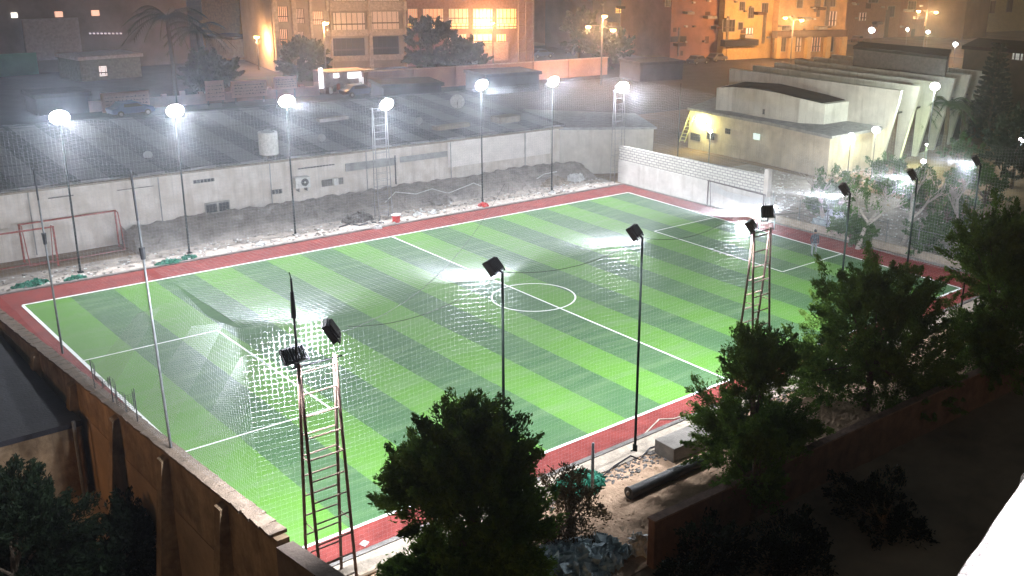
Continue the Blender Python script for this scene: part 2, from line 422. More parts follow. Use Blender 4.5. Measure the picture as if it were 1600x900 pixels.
pt = onY(463, 535, -1.7)
ladder_tower('rusty ladder tower nearest the camera, with a black mast and two floodlights', -.35, -2.45, 1.15, .5, 7.6, RUST, 11,
   [(-.05, .1, 7.9, math.radians(95), math.radians(35), (2, 12, 0), (.62, .42), FLOOD_W), (1.15, .1, 8.35, math.radians(150), math.radians(30), (-1.5, 10, 0), (.6, .55), FLOOD_W)], mast=2.6)
pt = onY(1180, 352, -2.2)
ladder_tower('tan ladder tower behind the middle dark tree, with two black floodlights', pt.x-.1, -2.2, 1.15, .65, pt.z-.25, RUST, 12,
   [(0, .1, pt.z, math.radians(120), math.radians(40), (14, 11, 0), (.55, .42), FLOOD_W), (1.0, .1, pt.z+.45, math.radians(60), math.radians(20), (25, 14, 0), (.5, .45), FLOOD_W)])
pt = onY(603, 162, 34.2)
ladder_tower('pale ladder tower in the middle of the far touchline under a glaring lamp', pt.x-1.0, 34.3, 1.05, .3, pt.z-.2, PALES, 16,
   [(1.0, -.15, pt.z, math.radians(-95), math.radians(28), (22, 16, 0), (.98, .7), FAR_W)], thin=.6)
pt = onY(980, 135, 33.2)
ladder_tower('pale ladder tower in the far corner of the pitch by the white brick wall', pt.x-1.2, 33.4, 1.1, .3, pt.z-.2, PALES, 16,
   [(.7, -.15, pt.z, math.radians(-120), math.radians(28), (33, 17, 0), (1.1, .8), FAR_W)], thin=.5)
# plain net posts
def post(label, p0, p1, r=.045, m=POLEG, wrap=None, name='net_post', group='net posts'):
    t_ = thing(name, label, 'post', p0, 0, group); d = Vector(p1)-Vector(p0)
    b = MB(); b.tube([(0, 0, 0), d*.5, d], r, 8, r*.7); b.build('pole', m, t_, smooth=True)
    if wrap:
        b = MB(); b.tube([d*wrap[0], d*wrap[1]], r*1.5, 8, r*2.0); b.tube([d*wrap[1], d*1.0], r*.75, 8); b.build('wrapped_net', BLK, t_)
    return t_
post('grey net post on the left wall with a dark upper half, leftmost', onX(98, 552, -1.5), onX(52, 262, -1.5), .045, POLEG, (.60, .66))
post('grey net post on the left wall beside the penalty area, with dark wrapped net', onX(268, 705, -1.5), onX(204, 267, -1.5), .05, POLEG, (.70, .74))
post('thin dark net post against the white brick wall', G(1056, 306), onY(1064, 130, G(1056, 306).y), .045, POLEB)
post('short grey steel post standing on the sand beside the green net heap', G(925, 772), G(925, 772)+Vector((0, 0, 2.1)), .07, POLEG)
for i, (a, c, lb) in enumerate([((150, 612), (140, 562), 'first short black net stake on the left wall, farthest away'), ((177, 628), (171, 588), 'shortest black net stake on the left wall, the middle one'), ((218, 680), (209, 607), 'tallest short black net stake on the left wall, nearest the camera')]):
    post(lb, onX(*a, -1.5), onX(*c, -1.5), .025, BLK, name='net_stake', group='short stakes on the left wall')
def cable(label, pts, r, m, name='cable'):
    b = MB(); b.tube(pts, r, 5); return tag(b.build(name, m), label, 'cable')
def catenary(a, c, sag, n=14):
    a, c = Vector(a), Vector(c); return [a.lerp(c, i/n)-Vector((0, 0, sag*4*(i/n)*(1-i/n))) for i in range(n+1)]
def tops(i): p = npole[i]; return onY(p[0], p[1]+14, ny)
cable('black cable sagging from the nearest ladder tower to the first black pole', catenary((1.4, -2, 8.2), tops(0), .5), .009, BLK)
cable('black cable sagging between the two left black poles', catenary(tops(0), tops(1), .45), .009, BLK)
cable('black cable sagging from the second black pole to the right ladder tower', catenary(tops(1), (18.5, -2.2, 8.9), .4), .009, BLK)
cable('black cable slung between the poles right of the ladder tower', catenary((19.7, -2.2, 8.9), tops(2), .4), .009, BLK)
cable('black cable hanging over the pitch below the roof net', catenary((1.0, -1.9, 8.0), (16, 10, 8.3), 1.3), .009, BLK)
b = MB()
for y in range(0, 1): b.tube([(NX0, NY1, NZ), (NX1, NY1, NZ)], .012, 5)
tag(b.build('support_wire', BLK), 'steel wire holding the roof net along the far touchline', 'wire')
# net remnant hanging from stakes
def hang(label, P0, P1, h, n=22, k=8, th=.006, m=BLK, sag=.5):
    P0, P1 = Vector(P0), Vector(P1)
    def fn(u, v):
        p = P0.lerp(P1, u); return Vector((p.x+.08*math.sin(u*17), p.y, p.z-sag*4*u*(1-u)*(1-.6*v)-h*v+.1*math.sin(u*9)*v))
    return strands(fn, n, k, n, k, th, 'net_remnant', m, label, 'netting')
hang('black net remnant sagging between the stakes on the left wall', onX(140, 562, -1.5), onX(171, 588, -1.5), .5)
hang('black net remnant hung from the two nearer stakes on the left wall', onX(171, 588, -1.5), onX(209, 607, -1.5), .9)

# ------------------------------------------------------------------ left retaining wall and sunken plot
OCH = mat('ochre_render', (.20, .125, .07), .95, .5, .9, bump=.8, detail=10, col2=(.30, .21, .13))
COPE = mat('mortar_coping', (.12, .088, .065), .95, .3, 2.5, bump=.8, detail=10)
lw = thing('retaining_wall', 'ochre rendered retaining wall with buttresses along the left goal line', 'wall', (-1.5, 10, 0))
def lz(y): return max(.25, .62+(25.4-y)*.074)
prof = [30, 27, 22, 17, 12, 7, 2, -3.2]
b = MB()
for a, c in zip(prof[:-1], prof[1:]):
    b.prism([(-.2+.02, a-10), (-.2+.02, c-10), (.2-.02, c-10), (.2-.02, a-10)], -3.6, [lz(a), lz(c), lz(c), lz(a)])
b.build('wall_face', OCH, lw)
b = MB()
ys = [30-i*.7 for i in range(int(33/.7)+1)]
for i, (a, c) in enumerate(zip(ys[:-1], ys[1:])):
    j = random.uniform(-.03, .03)
    b.prism([(-.26+j, a-10), (-.26-j, c-10), (.24+j, c-10), (.24, a-10)], [lz(a)+.002, lz(c)+.002, lz(c)+.002, lz(a)+.002], [lz(a)+.11+j, lz(c)+.1, lz(c)+.12, lz(a)+.09])
b.build('coping', COPE, lw)
for y in (20.9, 15.6, 10.4, 5.4, .5):
    b = MB(); z1 = lz(y)-.15
    vs = [(-.19, y-10-.22, -3.6), (-.19, y-10+.22, -3.6), (-1.0, y-10+.22, -3.6), (-1.0, y-10-.22, -3.6),
          (-.19, y-10-.22, z1), (-.19, y-10+.22, z1), (-.42, y-10+.22, z1-.1), (-.42, y-10-.22, z1-.1)]
    b.add(vs, [(0, 1, 2, 3), (4, 7, 6, 5), (0, 3, 7, 4), (1, 5, 6, 2), (2, 6, 7, 3), (0, 4, 5, 1)]); b.build('buttress', OCH, lw)
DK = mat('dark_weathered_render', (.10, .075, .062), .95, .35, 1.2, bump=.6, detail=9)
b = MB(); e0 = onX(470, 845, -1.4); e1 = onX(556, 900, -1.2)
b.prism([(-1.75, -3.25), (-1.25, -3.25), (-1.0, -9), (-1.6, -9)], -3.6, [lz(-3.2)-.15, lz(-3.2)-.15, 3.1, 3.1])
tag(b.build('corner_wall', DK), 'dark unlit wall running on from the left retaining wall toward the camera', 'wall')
# lean-to shed below the wall
sh = thing('lean_to', 'low dark roofed lean-to against the outside of the left wall', 'shed', (-6, 20, -3.4))
b = MB(); b.box((0.0, 0.5, 1.6), (8.0, 12, 3.2)); b.build('wall', OCH, sh)
b = MB(); b.prism([(-4.2, -5.8), (4.05, -5.8), (4.05, 6.8), (-4.2, 6.8)], 3.22, 3.45); b.build('roof', mat('bitumen_roof', (.014, .014, .02), .8, .4, 1.5, bump=.5), sh)
b = MB(); b.tube([(4.3-.6, -6.0, 0), (4.3-.6, -6.0, 3.6)], .07, 8); b.build('downpipe', POLEG, sh)

# ------------------------------------------------------------------ near side: sand strip, alley wall, block, pipe, heaps
aw = thing('alley_wall', 'brown rendered wall between the sand strip and the dark alley', 'wall', (8.3, -8.2, 0))
b = MB(); b.prism([(0, 0), (38, -1.6), (38, -1.9), (0, -.3)], -.1, 1.72); b.build('wall_face', mat('brown_render', (.17, .095, .07), .95, .3, 1.5, bump=.6, detail=9), aw)
b = MB(); b.prism([(-.03, .03), (38.05, -1.57), (38.05, -1.93), (-.03, -.33)], 1.722, 1.79); b.build('coping', mat('brown_coping', (.22, .14, .11), .95, .35, 2.5, bump=.7), aw)
def at(px, py, z=0): return G(px, py, z)
A, B = at(1052, 724), at(1140, 686)
blk = MB(); d = (B-A); d.z = 0; n = Vector((-d.y, d.x, 0)).normalized()*1.1
blk.prism([(A.x, A.y), (B.x, B.y), (B.x+n.x, B.y+n.y), (A.x+n.x, A.y+n.y)], 0, .62)
tag(blk.build('concrete_block', mat('cast_concrete', (.20, .18, .16), .9, .25, 2, bump=.4), bevel=.02), 'long grey cast concrete block lying on the sand', 'concrete block')
A, B = at(983, 772, .2), at(1108, 716, .2)
pp = thing('steel_pipe', 'thick dark steel pipe lying on the sand in front of the concrete block', 'pipe', (A.x, A.y, .24))
d = Vector((B.x-A.x, B.y-A.y, 0)); q = d.normalized()
PIP = mat('dark_pipe', (.045, .043, .042), .45, .35, 4, metal=.2, bump=.3)
b = MB(); b.tube([(0, 0, 0), d*.3, d*.6, d], .22, 20, cap=False); b.tube([d, d*.6, d*.3, (0, 0, 0)], .17, 20, cap=False); b.build('shell', PIP, pp, smooth=True)
b = MB(); b.tube([-q*.02, q*.06], .25, 20); b.build('flange', PIP, pp); b = MB(); b.tube([q*.5*d.length-q*.05, q*.5*d.length+q*.05], .235, 20); b.build('collar', PIP, pp)
b = MB(); b.blob(-q*.06+Vector((0, 0, .02)), (.07, .07, .09)); b.build('cement_plug', CONC, pp)
b = MB(); A, B = at(1030, 690), at(1105, 653)
b.tube([A+Vector((0, 0, .08)), B+Vector((0, 0, .08))], .07, 8)
tag(b.build('scaffold_tube', mat('dusty_tube', (.32, .27, .22), .8, .3, 4)), 'thin dusty tube lying beside the near kerb', 'pipe')
def heap(name, label, cat, c, r, m, n=420, flat=.5, group=None, fleck=.12):
    """crumpled sheet material: many folded facets over a low mound"""
    b = MB(); c = Vector(c)
    for i in range(n):
        a = random.uniform(0, 2*math.pi); rr = math.sqrt(random.random()); x = rr*math.cos(a)*r[0]; y = rr*math.sin(a)*r[1]
        z = r[2]*(1-rr**2)*random.uniform(.6, 1.05)+.02
        s = fleck*random.uniform(.5, 1.5)
        e = Vector([random.gauss(0, 1) for _ in range(3)]).normalized(); f = e.cross(Vector([random.gauss(0, 1) for _ in range(3)])).normalized()
        g = e.cross(f); p = c+Vector((x, y, z))
        b.add([p-e*s-f*s*.6, p+e*s-f*s*.6, p+e*s*.7+f*s*.7+g*s*.4, p-e*s*.7+f*s*.7-g*s*.2, p+g*s*.3], [(0, 1, 4), (1, 2, 4), (2, 3, 4), (3, 0, 4)])
    b.blob(c, (r[0]*.85, r[1]*.85, r[2]*.75), 14, 8, .12)
    return tag(b.build(name, m), label, cat, group)
GRN = mat('green_net_cloth', (.02, .17, .11), .8, .5, 5, col2=(.06, .33, .22))
WHT = mat('white_plastic', (.62, .62, .62), .7, .25, 5)
BLU = mat('faded_blue_sack', (.34, .44, .50), .85, .4, 3, col2=(.6, .68, .7))
heap('net_heap', 'heap of green netting beside the short steel post', 'heap of netting', at(905, 760), (1.1, .8, .45), GRN, 420)
heap('rubble_heap', 'heap of pale blue sacks and rubble at the bottom edge behind the big tree', 'rubble heap', at(885, 893), (2.3, 1.3, .55), BLU, 500, fleck=.22)
sk = heap('cement_sack', 'pale sack leaning at the end of the brown alley wall', 'sack', at(997, 862), (.35, .35, .75), WHT, 60, fleck=.16)
cable('frayed rope lying across the red track near the kerb', [at(x, y, .09) for x, y in ((1000, 685), (1015, 670), (1030, 655), (1052, 654), (1075, 648))], .03, mat('pale_rope', (.42, .36, .30), .9), 'rope')
cable('dark hose curled over the near apron by the black pole', [at(x, y, .12) for x, y in ((940, 745), (960, 728), (985, 712), (1000, 718), (1015, 700), (1040, 692))], .03, BLK, 'hose')
tag(MB().prism([tuple(at(*q))[:2] for q in ((562, 853), (569, 847), (577, 850), (570, 857))], Z+.002, Z+.03).build('tile', WHT), 'square white tile lying on the red track near the nearest tower', 'tile')
for (x, y, x2, y2) in ((590, 900, 640, 878), (560, 905, 600, 888)):
    b = MB(); A, B = at(x, y), at(x2, y2); b.tube([A+Vector((0, 0, .1)), B+Vector((0, 0, .1))], .09, 8)
    tag(b.build('timber', mat('dry_timber', (.34, .27, .20), .9, .3, 3)), 'weathered timber lying on the sand at the bottom edge', 'timber', 'timbers at the bottom edge')
# gravel and twig litter
def litter(name, x0, x1, y0, y1, n, s, m, z=.02):
    b = MB()
    for i in range(n):
        c = Vector((random.uniform(x0, x1), random.uniform(y0, y1), z)); r = s*random.uniform(.4, 1.6)
        b.blob(c, (r, r*random.uniform(.5, 1), r*.5), 5, 4, .3)
    return tag(b.build(name, m), kind='stuff', label='scattered '+name.replace('_', ' '), cat='litter')
litter('near_gravel', 2, 30, -7.8, -2.4, 900, .035, SANDS)
litter('dark_clods', 8, 24, -3.6, -2.6, 700, .07, DCONC)
litter('pale_litter', -1, 44.3, 32.8, 35.2, 260, .07, WHT, .1)
litter('grey_litter', -1, 44.3, 32.8, 35.4, 450, .09, SAND2, .1)
litter('garden_stones', 46.5, 60, -2, 30, 900, .09, WHT, .04)

# ------------------------------------------------------------------ far side: bank, goals, shed
b = MB(); nx, nyy = 150, 14; x0, x1 = 7.5, 44.2
def bankz(x, v):
    return (1.15*min(1, v*1.2)+.07*math.sin(x*1.9+v*5)*(1-v*.7)+.06*math.sin(x*4.3-v*3)+random.uniform(-.06, .06)+.05*math.sin(x*.55)*v) * (1 if x > 8 else .9)
for j in range(nyy+1):
    for i in range(nx+1):
        x = x0+(x1-x0)*i/nx; v = j/nyy; b.v.append((x, 35.4+.25*math.sin(x*.7)+3.1*v, max(.0, bankz(x, v)) if v > 0 else 0.02))
for j in range(nyy):
    for i in range(nx):
        a = j*(nx+1)+i; b.f.append((a, a+1, a+nx+2, a+nx+1))
b.add([(7.5, 35.4, 0), (7.5, 38.5, 0), (7.5, 38.5, 1.3), (7.5, 36.2, .9)], [(0, 1, 2, 3)])
tag(b.build('earth_bank', mat('grey_earth', (.26, .23, .21), .95, .35, 1.3, bump=.5, detail=10)), kind='structure')
WALLM = mat('stained_whitewash', (.66, .58, .52), .9, .2, .8, bump=.3, detail=10, col2=(.76, .71, .68))
def streaks(m, k=.55, col=(.25, .21, .18)):
    t = m.node_tree; bs = t.nodes['Principled BSDF']; src = bs.inputs['Base Color'].links[0].from_socket
    tc = t.nodes.new('ShaderNodeTexCoord'); mp = t.nodes.new('ShaderNodeMapping'); mp.inputs['Scale'].default_value = (1.7, 1.7, .14); t.links.new(tc.outputs['Object'], mp.inputs[0])
    n = t.nodes.new('ShaderNodeTexNoise'); n.inputs['Scale'].default_value = 1.3; n.inputs['Detail'].default_value = 9; n.inputs['Roughness'].default_value = .7; t.links.new(mp.outputs[0], n.inputs[0])
    r = t.nodes.new('ShaderNodeMapRange'); r.inputs[1].default_value = .5; r.inputs[2].default_value = .78; r.inputs[3].default_value = 0; r.inputs[4].default_value = k; t.links.new(n.outputs[0], r.inputs[0])
    x = t.nodes.new('ShaderNodeMix'); x.data_type = 'RGBA'; t.links.new(r.outputs[0], x.inputs[0]); t.links.new(src, x.inputs[6]); x.inputs[7].default_value = (*col, 1); t.links.new(x.outputs[2], bs.inputs['Base Color'])
streaks(WALLM)
shd = thing('long_shed', 'long low whitewashed shed with a striped sheet roof behind the far touchline', 'shed', (20, 38.5, 0))
b = MB(); b.box((-2.2, 7.4, 2.1), (50, 14.6, 4.2)); b.build('wall', WALLM, shd)
# roof: alternating pale and dark grey stripes
m = bpy.data.materials.new('sheet_roof'); m.use_nodes = True; t = m.node_tree; bs = t.nodes['Principled BSDF']; bs.inputs['Roughness'].default_value = .85
tc = t.nodes.new('ShaderNodeTexCoord'); mp = t.nodes.new('ShaderNodeMapping'); mp.inputs['Rotation'].default_value = (0, 0, math.radians(0)); t.links.new(tc.outputs['Object'], mp.inputs[0])
sx = t.nodes.new('ShaderNodeSeparateXYZ'); t.links.new(mp.outputs[0], sx.inputs[0])
nw = t.nodes.new('ShaderNodeTexNoise'); nw.inputs['Scale'].default_value = .8; nw.inputs['Detail'].default_value = 8; t.links.new(tc.outputs['Object'], nw.inputs[0])
st = math_node('MODULO', math_node('FLOOR', math_node('DIVIDE', math_node('ADD', sx.outputs[0], 200), 1.6)), 2)
c1 = mixc(st, (.26, .25, .27), (.05, .048, .055)); c2 = mixc(math_node('MULTIPLY', nw.outputs[0], .55), c1, (.10, .09, .095))
vo_ = t.nodes.new('ShaderNodeTexNoise'); vo_.inputs['Scale'].default_value = 3.5; vo_.inputs['Detail'].default_value = 10; vo_.inputs['Roughness'].default_value = .8; t.links.new(tc.outputs['Object'], vo_.inputs[0])
c2 = mixc(math_node('MULTIPLY', math_node('MAXIMUM', math_node('SUBTRACT', vo_.outputs[0], .45), 0), 4.0), c2, (.30, .28, .27))
jn = math_node('LESS_THAN', math_node('MODULO', math_node('ADD', sx.outputs[1], 60), 2.4), .08); c2 = mixc(jn, c2, (.03, .03, .03))
t.links.new(c2, bs.inputs['Base Color'])
b = MB(); b.prism([(-27.6, -.25), (23, -.25), (23, 15), (-27.6, 15)], [4.22, 4.22, 5.1, 5.1], [4.34, 4.34, 5.25, 5.25])
b.build('roof', m, shd)
def rect_on_wall(px0, py0, px1, py1, y=38.49):
    a = onY(px0, py0, y); c = onY(px1, py1, y); return min(a.x, c.x), max(a.x, c.x), min(a.z, c.z), max(a.z, c.z)
DARKG = mat('dark_glass', (.03, .03, .035), .3, .2, 4, bump=0); FRM = mat('white_frame', (.32, .30, .28), .7)
GREYP = mat('grey_panel', (.30, .30, .31), .8, .3, 2)
def shed_part(name, px, m, dep=.06, sub=None):
    x0, x1, z0, z1 = rect_on_wall(*px); b = MB(); b.box(((x0+x1)/2-20, -dep/2-.005, (z0+z1)/2), (x1-x0, dep, z1-z0)); o = b.build(name, m, shd)
    return o, (x0-20, x1-20, z0, z1)
for px in ((75, 309, 115, 306), (183, 297, 240, 291)): shed_part('slot', px, DCONC, .03)
for px in ((302, 287, 334, 278), (424, 304, 440, 295), (465, 265, 522, 256)):
    o, (x0, x1, z0, z1) = shed_part('grille', px, DARKG, .03)
    b = MB(); k = max(3, int((x1-x0)/.22))
    for i in range(k+1): b.box((x0+(x1-x0)*i/k, -.05, (z0+z1)/2), (.035, .03, z1-z0))
    b.build('grille_bar', FRM, o)
o, (x0, x1, z0, z1) = shed_part('window', (321, 335, 358, 312), FRM, .08)
for i in (0, 1):
    b = MB(); wv = (x1-x0)/2; b.box((x0+wv*(i+.5), -.10, (z0+z1)/2), (wv-.14, .03, (z1-z0)-.18)); b.build('pane', DARKG, o)
shed_part('shutter', (540, 268, 618, 246), GREYP); shed_part('shutter', (625, 254, 698, 236), GREYP)
shed_part('patch', (700, 262, 860, 200), mat('fresh_whitewash', (.76, .72, .71), .9, .12, 1), .02)
shed_part('hole_shade', (503, 292, 536, 277), DCONC, .02)  # dark sheet standing in for the shade of a hole in the wall
b = MB(); a = onY(617, 243, 38.4); c = onY(617, 288, 38.4); b.tube([(a.x-20, -.1, c.z), (a.x-20, -.1, a.z)], .05, 6); b.build('downpipe', BLK, shd)
b = MB(); b.prism([(-27, -.45), (22.6, -.45), (22.6, -.2), (-27, -.2)], 4.08, 4.19); b.build('eaves', CONC, shd)
for k in range(7):
    x = -25.5+k*7.2+1.1
    b = MB(); b.tube([(x, -.1, .2), (x, -.1, 4.05)], .035, 6); b.build('downpipe', GREYP, shd)
a = onY(470, 284, 38.2)
ac = thing('air_conditioner', 'white air conditioning unit with a round fan fixed to the shed wall', 'air conditioner', (a.x, 38.1, a.z))
b = MB(); b.box((0, 0, 0), (1.05, .5, .75)); b.build('casing', WHT, ac, bevel=.02)
b = MB(); b.tube([(.12, -.26, .02), (.12, -.29, .02)], .27, 18); f_ = b.build('fan_grille', DARKG, ac)
b = MB(); b.tube([(.12, -.30, .02), (.12, -.32, .02)], .07, 10); b.build('fan_hub', WHT, f_)
b = MB(); b.box((-.3, 0, -.5), (.05, .5, .25)); b.box((.3, 0, -.5), (.05, .5, .25)); b.build('wall_bracket', GREYP, ac)
a = onY(525, 284, 38.2)
b = MB(); b.box((a.x, 38.3, a.z), (.35, .3, .5)); tag(b.build('meter_box', WHT, bevel=.02), 'small white box on the dark patch of the shed wall', 'meter box')
p = G(421, 246, 4.45)
tk = thing('roof_tank', 'white water tank standing on the shed roof', 'water tank', p)
b = MB(); b.tube([(0, 0, .25), (0, 0, 1.0), (0, 0, 1.75)], .62, 18); b.build('tank_body', WHT, tk, smooth=False)
b = MB(); b.tube([(0, 0, 1.75), (0, 0, 1.9)], .45, 18, .2); b.build('lid', GREYP, tk)
b = MB()
for i in range(4): b.box((.4*math.cos(i*1.571+.8), .4*math.sin(i*1.571+.8), .125), (.1, .1, .25))
b.build('stand', DCONC, tk)
def dish(label, p, r, m=WHT, face=(-.5, -.8, .35)):
    d = thing('satellite_dish', label, 'satellite dish', p, 0, 'satellite dishes on the shed roof')
    fz = Vector(face).normalized(); a = fz.cross(Vector((0, 0, 1))).normalized(); c = a.cross(fz); o = Vector((0, 0, r*1.2)); vs = [o-fz*r*.25]; fs = []
    for i in range(1, 5):
        for k in range(16):
            an = k*math.pi/8; q = i/4; vs.append(o+a*(r*q*math.cos(an))+c*(r*q*math.sin(an))+fz*(r*.25*(q*q-1)))
    fs += [(0, 1+k, 1+(k+1) % 16) for k in range(16)]
    for i in range(3):
        for k in range(16): A_ = 1+i*16+k; B_ = 1+i*16+(k+1) % 16; fs.append((A_, A_+16, B_+16, B_))
    b = MB(); b.add(vs, fs); ob = b.build('reflector', m, d, smooth=True); so = ob.modifiers.new('s', 'SOLIDIFY'); so.thickness = .02
    b = MB(); b.tube([(0, 0, 0), (0, 0, r*1.1)], .04, 6); b.tube([o-c*r*.9, o+fz*r*.9], .02, 5); b.build('arm', GREYP, d)
dish('large white satellite dish on the shed roof left of a glaring lamp', G(715, 172, 4.9), .62)
dish('small dish on the shed roof right of the tank', G(503, 222, 4.6), .28, GREYP)
dish('small dish at the left part of the shed roof', G(232, 250, 4.4), .28, GREYP)
dish('small dish on the middle of the shed roof near its back edge', G(655, 195, 4.9), .28, GREYP)
# roof clutter of the shed
for i, (px, py, s) in enumerate(((520, 190, (2.6, .5, .35)), (705, 200, (3.2, .7, .3)), (790, 190, (2.2, 1.2, .5)))):
    b = MB(); p = G(px, py, 4.75); b.box((p.x, p.y, 4.75+s[2]/2), s, rz=.1)
    tag(b.build('roof_beam', CONC), ['pale beam lying on the shed roof above the air conditioner', 'pale beam lying on the shed roof below the large dish', 'low pale block on the shed roof near the right lamps'][i], 'beam')
# right hand whitewashed annex beside the shed
an = thing('shed_annex', 'bright whitewashed annex beside the dark gate in the far corner', 'shed', (44.6, 38.5, 0))
b = MB(); b.prism([(-2.0, .0), (5.2, -4.0), (8.4, 2), (1.0, 9)], 0, 3.9); b.build('wall', mat('annex_whitewash', (.55, .52, .48), .9, .15, 1), an)
b = MB(); b.prism([(-2.2, -.2), (5.3, -4.3), (8.7, 2.1), (1.0, 9.3)], 3.902, 4.1); b.build('roof', GREYP, an)
# dark gate in the corner
p = G(938, 262); gt = thing('corner_gate', 'dark tall sheet gate beside the far corner ladder tower', 'gate', (p.x, p.y, 0), -.3)
b = MB(); b.box((0, 0, 1.35), (1.5, .08, 2.7)); b.build('leaf', mat('dark_blue_sheet', (.07, .075, .10), .7), gt)
b = MB(); b.box((-.8, 0, 1.4), (.1, .12, 2.8)); b.box((.8, 0, 1.4), (.1, .12, 2.8)); b.build('frame', POLEB, gt)
# old goals
def goal(label, p, rz, wd, h, dp, m, group=None):
    g = thing('goal_frame', label, 'goal frame', p, rz, group); r = .055
    for x in (-wd/2, wd/2):
        b = MB(); b.tube([(x, 0, 0), (x, 0, h)], r, 8); b.build('goal_post', m, g)
        b = MB(); b.tube([(x, 0, h), (x, dp*.45, h), (x, dp, .05), (x, 0, .05)], r*.6, 6); b.build('side_stay', m, g)
    b = MB(); b.tube([(-wd/2-r, 0, h), (wd/2+r, 0, h)], r, 8); b.build('crossbar', m, g)
    b = MB(); b.tube([(-wd/2, dp, .05), (wd/2, dp, .05)], r*.6, 6); b.build('back_bar', m, g)
    return g
RED = mat('red_paint', (.36, .10, .08), .7, .4, 5)
a, c = G(178, 384), G(0, 415)
goal('rusty red goal frame leaning at the shed wall, the farther of two', ((4.6), 38.0, 0), math.radians(182), 5.2, 2.3, 1.0, RED, 'old goal frames')
goal('rusty red goal frame, the nearer of two, standing beside the leftmost pole', (1.0, 36.2, 0), math.radians(180), 4.6, 2.35, -1.0, RED, 'old goal frames')
g = goal('dark goal frame with a torn net leaning on the white brick wall', (44.85, 20.4, 0), math.radians(-90), 5.6, 2.1, .4, mat('goal_steel', (.12, .10, .10), .6), 'old goal frames')
hang('torn grey net drooping from the goal at the white brick wall', (44.7, 22.9, 2.0), (44.9, 16.5, 2.2), .7, 46, 8, .012, NETG, .5)
# clutter along the far apron
for i, (px, py, s) in enumerate(((265, 412, .8), (296, 404, .45), (118, 437, .55), (45, 447, .8), (60, 443, .5))):
    heap('net_bundle', ['bundle of green netting on the pale apron, left of the second lamp pole', 'small green bundle right of the larger green netting bundle', 'green scrap by the foot of the leftmost lamp pole', 'large tangled green bundle at the far left apron', 'small tangled green bundle beside the large one at far left'][i], 'netting', G(px, py, .05), (s, s*.4, .22), GRN, 120, fleck=.09)
bk = thing('bucket', 'red bucket with a white rim by the far ladder tower', 'bucket', G(619, 347, .05))
b = MB(); b.tube([(0, 0, 0), (0, 0, .5)], .24, 14, .3); b.build('body', mat('red_plastic', (.55, .04, .04), .5), bk)
b = MB(); b.tube([(0, 0, .5), (0, 0, .55)], .33, 14); b.build('rim', WHT, bk)
heap('red_bag', 'red bag lying by the far lamp pole near the rubble', 'bag', G(755, 322, .05), (.4, .3, .25), mat('red_plastic', (.55, .04, .04), .5), 50, fleck=.1)
for i, (px, py) in enumerate(((652, 336), (862, 303), (408, 383), (330, 372), (676, 333), (590, 357))):
    heap('white_bag', 'crumpled white plastic bag lying on the far apron', 'bag', G(px, py, .05), (.3, .22, .2), WHT, 40, fleck=.09, group='white bags on the far apron')
for i, (px, py, s) in enumerate(((868, 288, 1.3), (690, 318, .9), (900, 282, 1.0), (560, 345, 1.0))):
    heap('rubble_heap', ['largest heap of broken slabs at the right end of the bank', 'low rubble heap at the foot of the bank, middle', 'rubble heap nearest the dark corner gate', 'dark scrap heap at the foot of the far ladder tower'][i], 'rubble heap', G(px, py, .05), (s, s*.5, .5), [CONC, SAND2, WHT, DCONC][i], 120, fleck=.2)
pts = [(600, 318), (618, 300), (650, 303), (675, 295), (700, 302), (740, 286), (775, 300), (820, 292), (850, 272), (870, 268)]
cable('white rope edge of a fallen net draped over the bank', [onY(x, y, 36.6) for x, y in pts], .035, WHT, 'rope')
cable('dark hose lying along the apron left of the far ladder tower', [G(x, y, .1) for x, y in ((530, 355), (545, 350), (562, 352), (580, 347), (600, 348))], .05, BLK, 'hose')
# white brick wall on the right of the far corner
m = bpy.data.materials.new('white_brick'); m.use_nodes = True; t = m.node_tree; bs = t.nodes['Principled BSDF']; bs.inputs['Roughness'].default_value = .9
tc = t.nodes.new('ShaderNodeTexCoord'); mp = t.nodes.new('ShaderNodeMapping'); mp.inputs['Rotation'].default_value = (math.radians(90), 0, math.radians(90)); t.links.new(tc.outputs['Object'], mp.inputs[0])
br = t.nodes.new('ShaderNodeTexBrick'); br.inputs['Scale'].default_value = 1; br.inputs['Brick Width'].default_value = .5; br.inputs['Row Height'].default_value = .22; br.inputs['Mortar Size'].default_value = .03
br.inputs['Color1'].default_value = (.62, .60, .56, 1); br.inputs['Color2'].default_value = (.52, .50, .47, 1); br.inputs['Mortar'].default_value = (.22, .21, .21, 1)
sepx = t.nodes.new('ShaderNodeSeparateXYZ'); t.links.new(tc.outputs['Object'], sepx.inputs[0]); cb = t.nodes.new('ShaderNodeCombineXYZ')
t.links.new(sepx.outputs[1], cb.inputs[0]); t.links.new(sepx.outputs[2], cb.inputs[1]); t.links.new(cb.outputs[0], br.inputs['Vector']); t.links.new(br.outputs[0], bs.inputs['Base Color'])
WB = m
bw = thing('brick_wall', 'white wall with bare brick courses along its top behind the right goal line', 'wall', (45.6, 25, 0))
b = MB(); b.prism([(-.7, 8.6), (-.4, 8.6), (.2, -6.8), (-.1, -6.8)], 0, 1.9); b.build('rendered_base', mat('white_render', (.58, .56, .54), .9, .15, .9, bump=.3), bw)
b = MB(); b.prism([(-.68, 8.6), (-.42, 8.6), (.18, -6.8), (-.08, -6.8)], 1.9, [3.1, 3.1, 3.4, 3.4]); b.build('brick_courses', WB, bw)
b = MB(); b.box((.05, -7.0, 1.9), (.4, .4, 3.9)); b.build('pier', WALLM, bw)
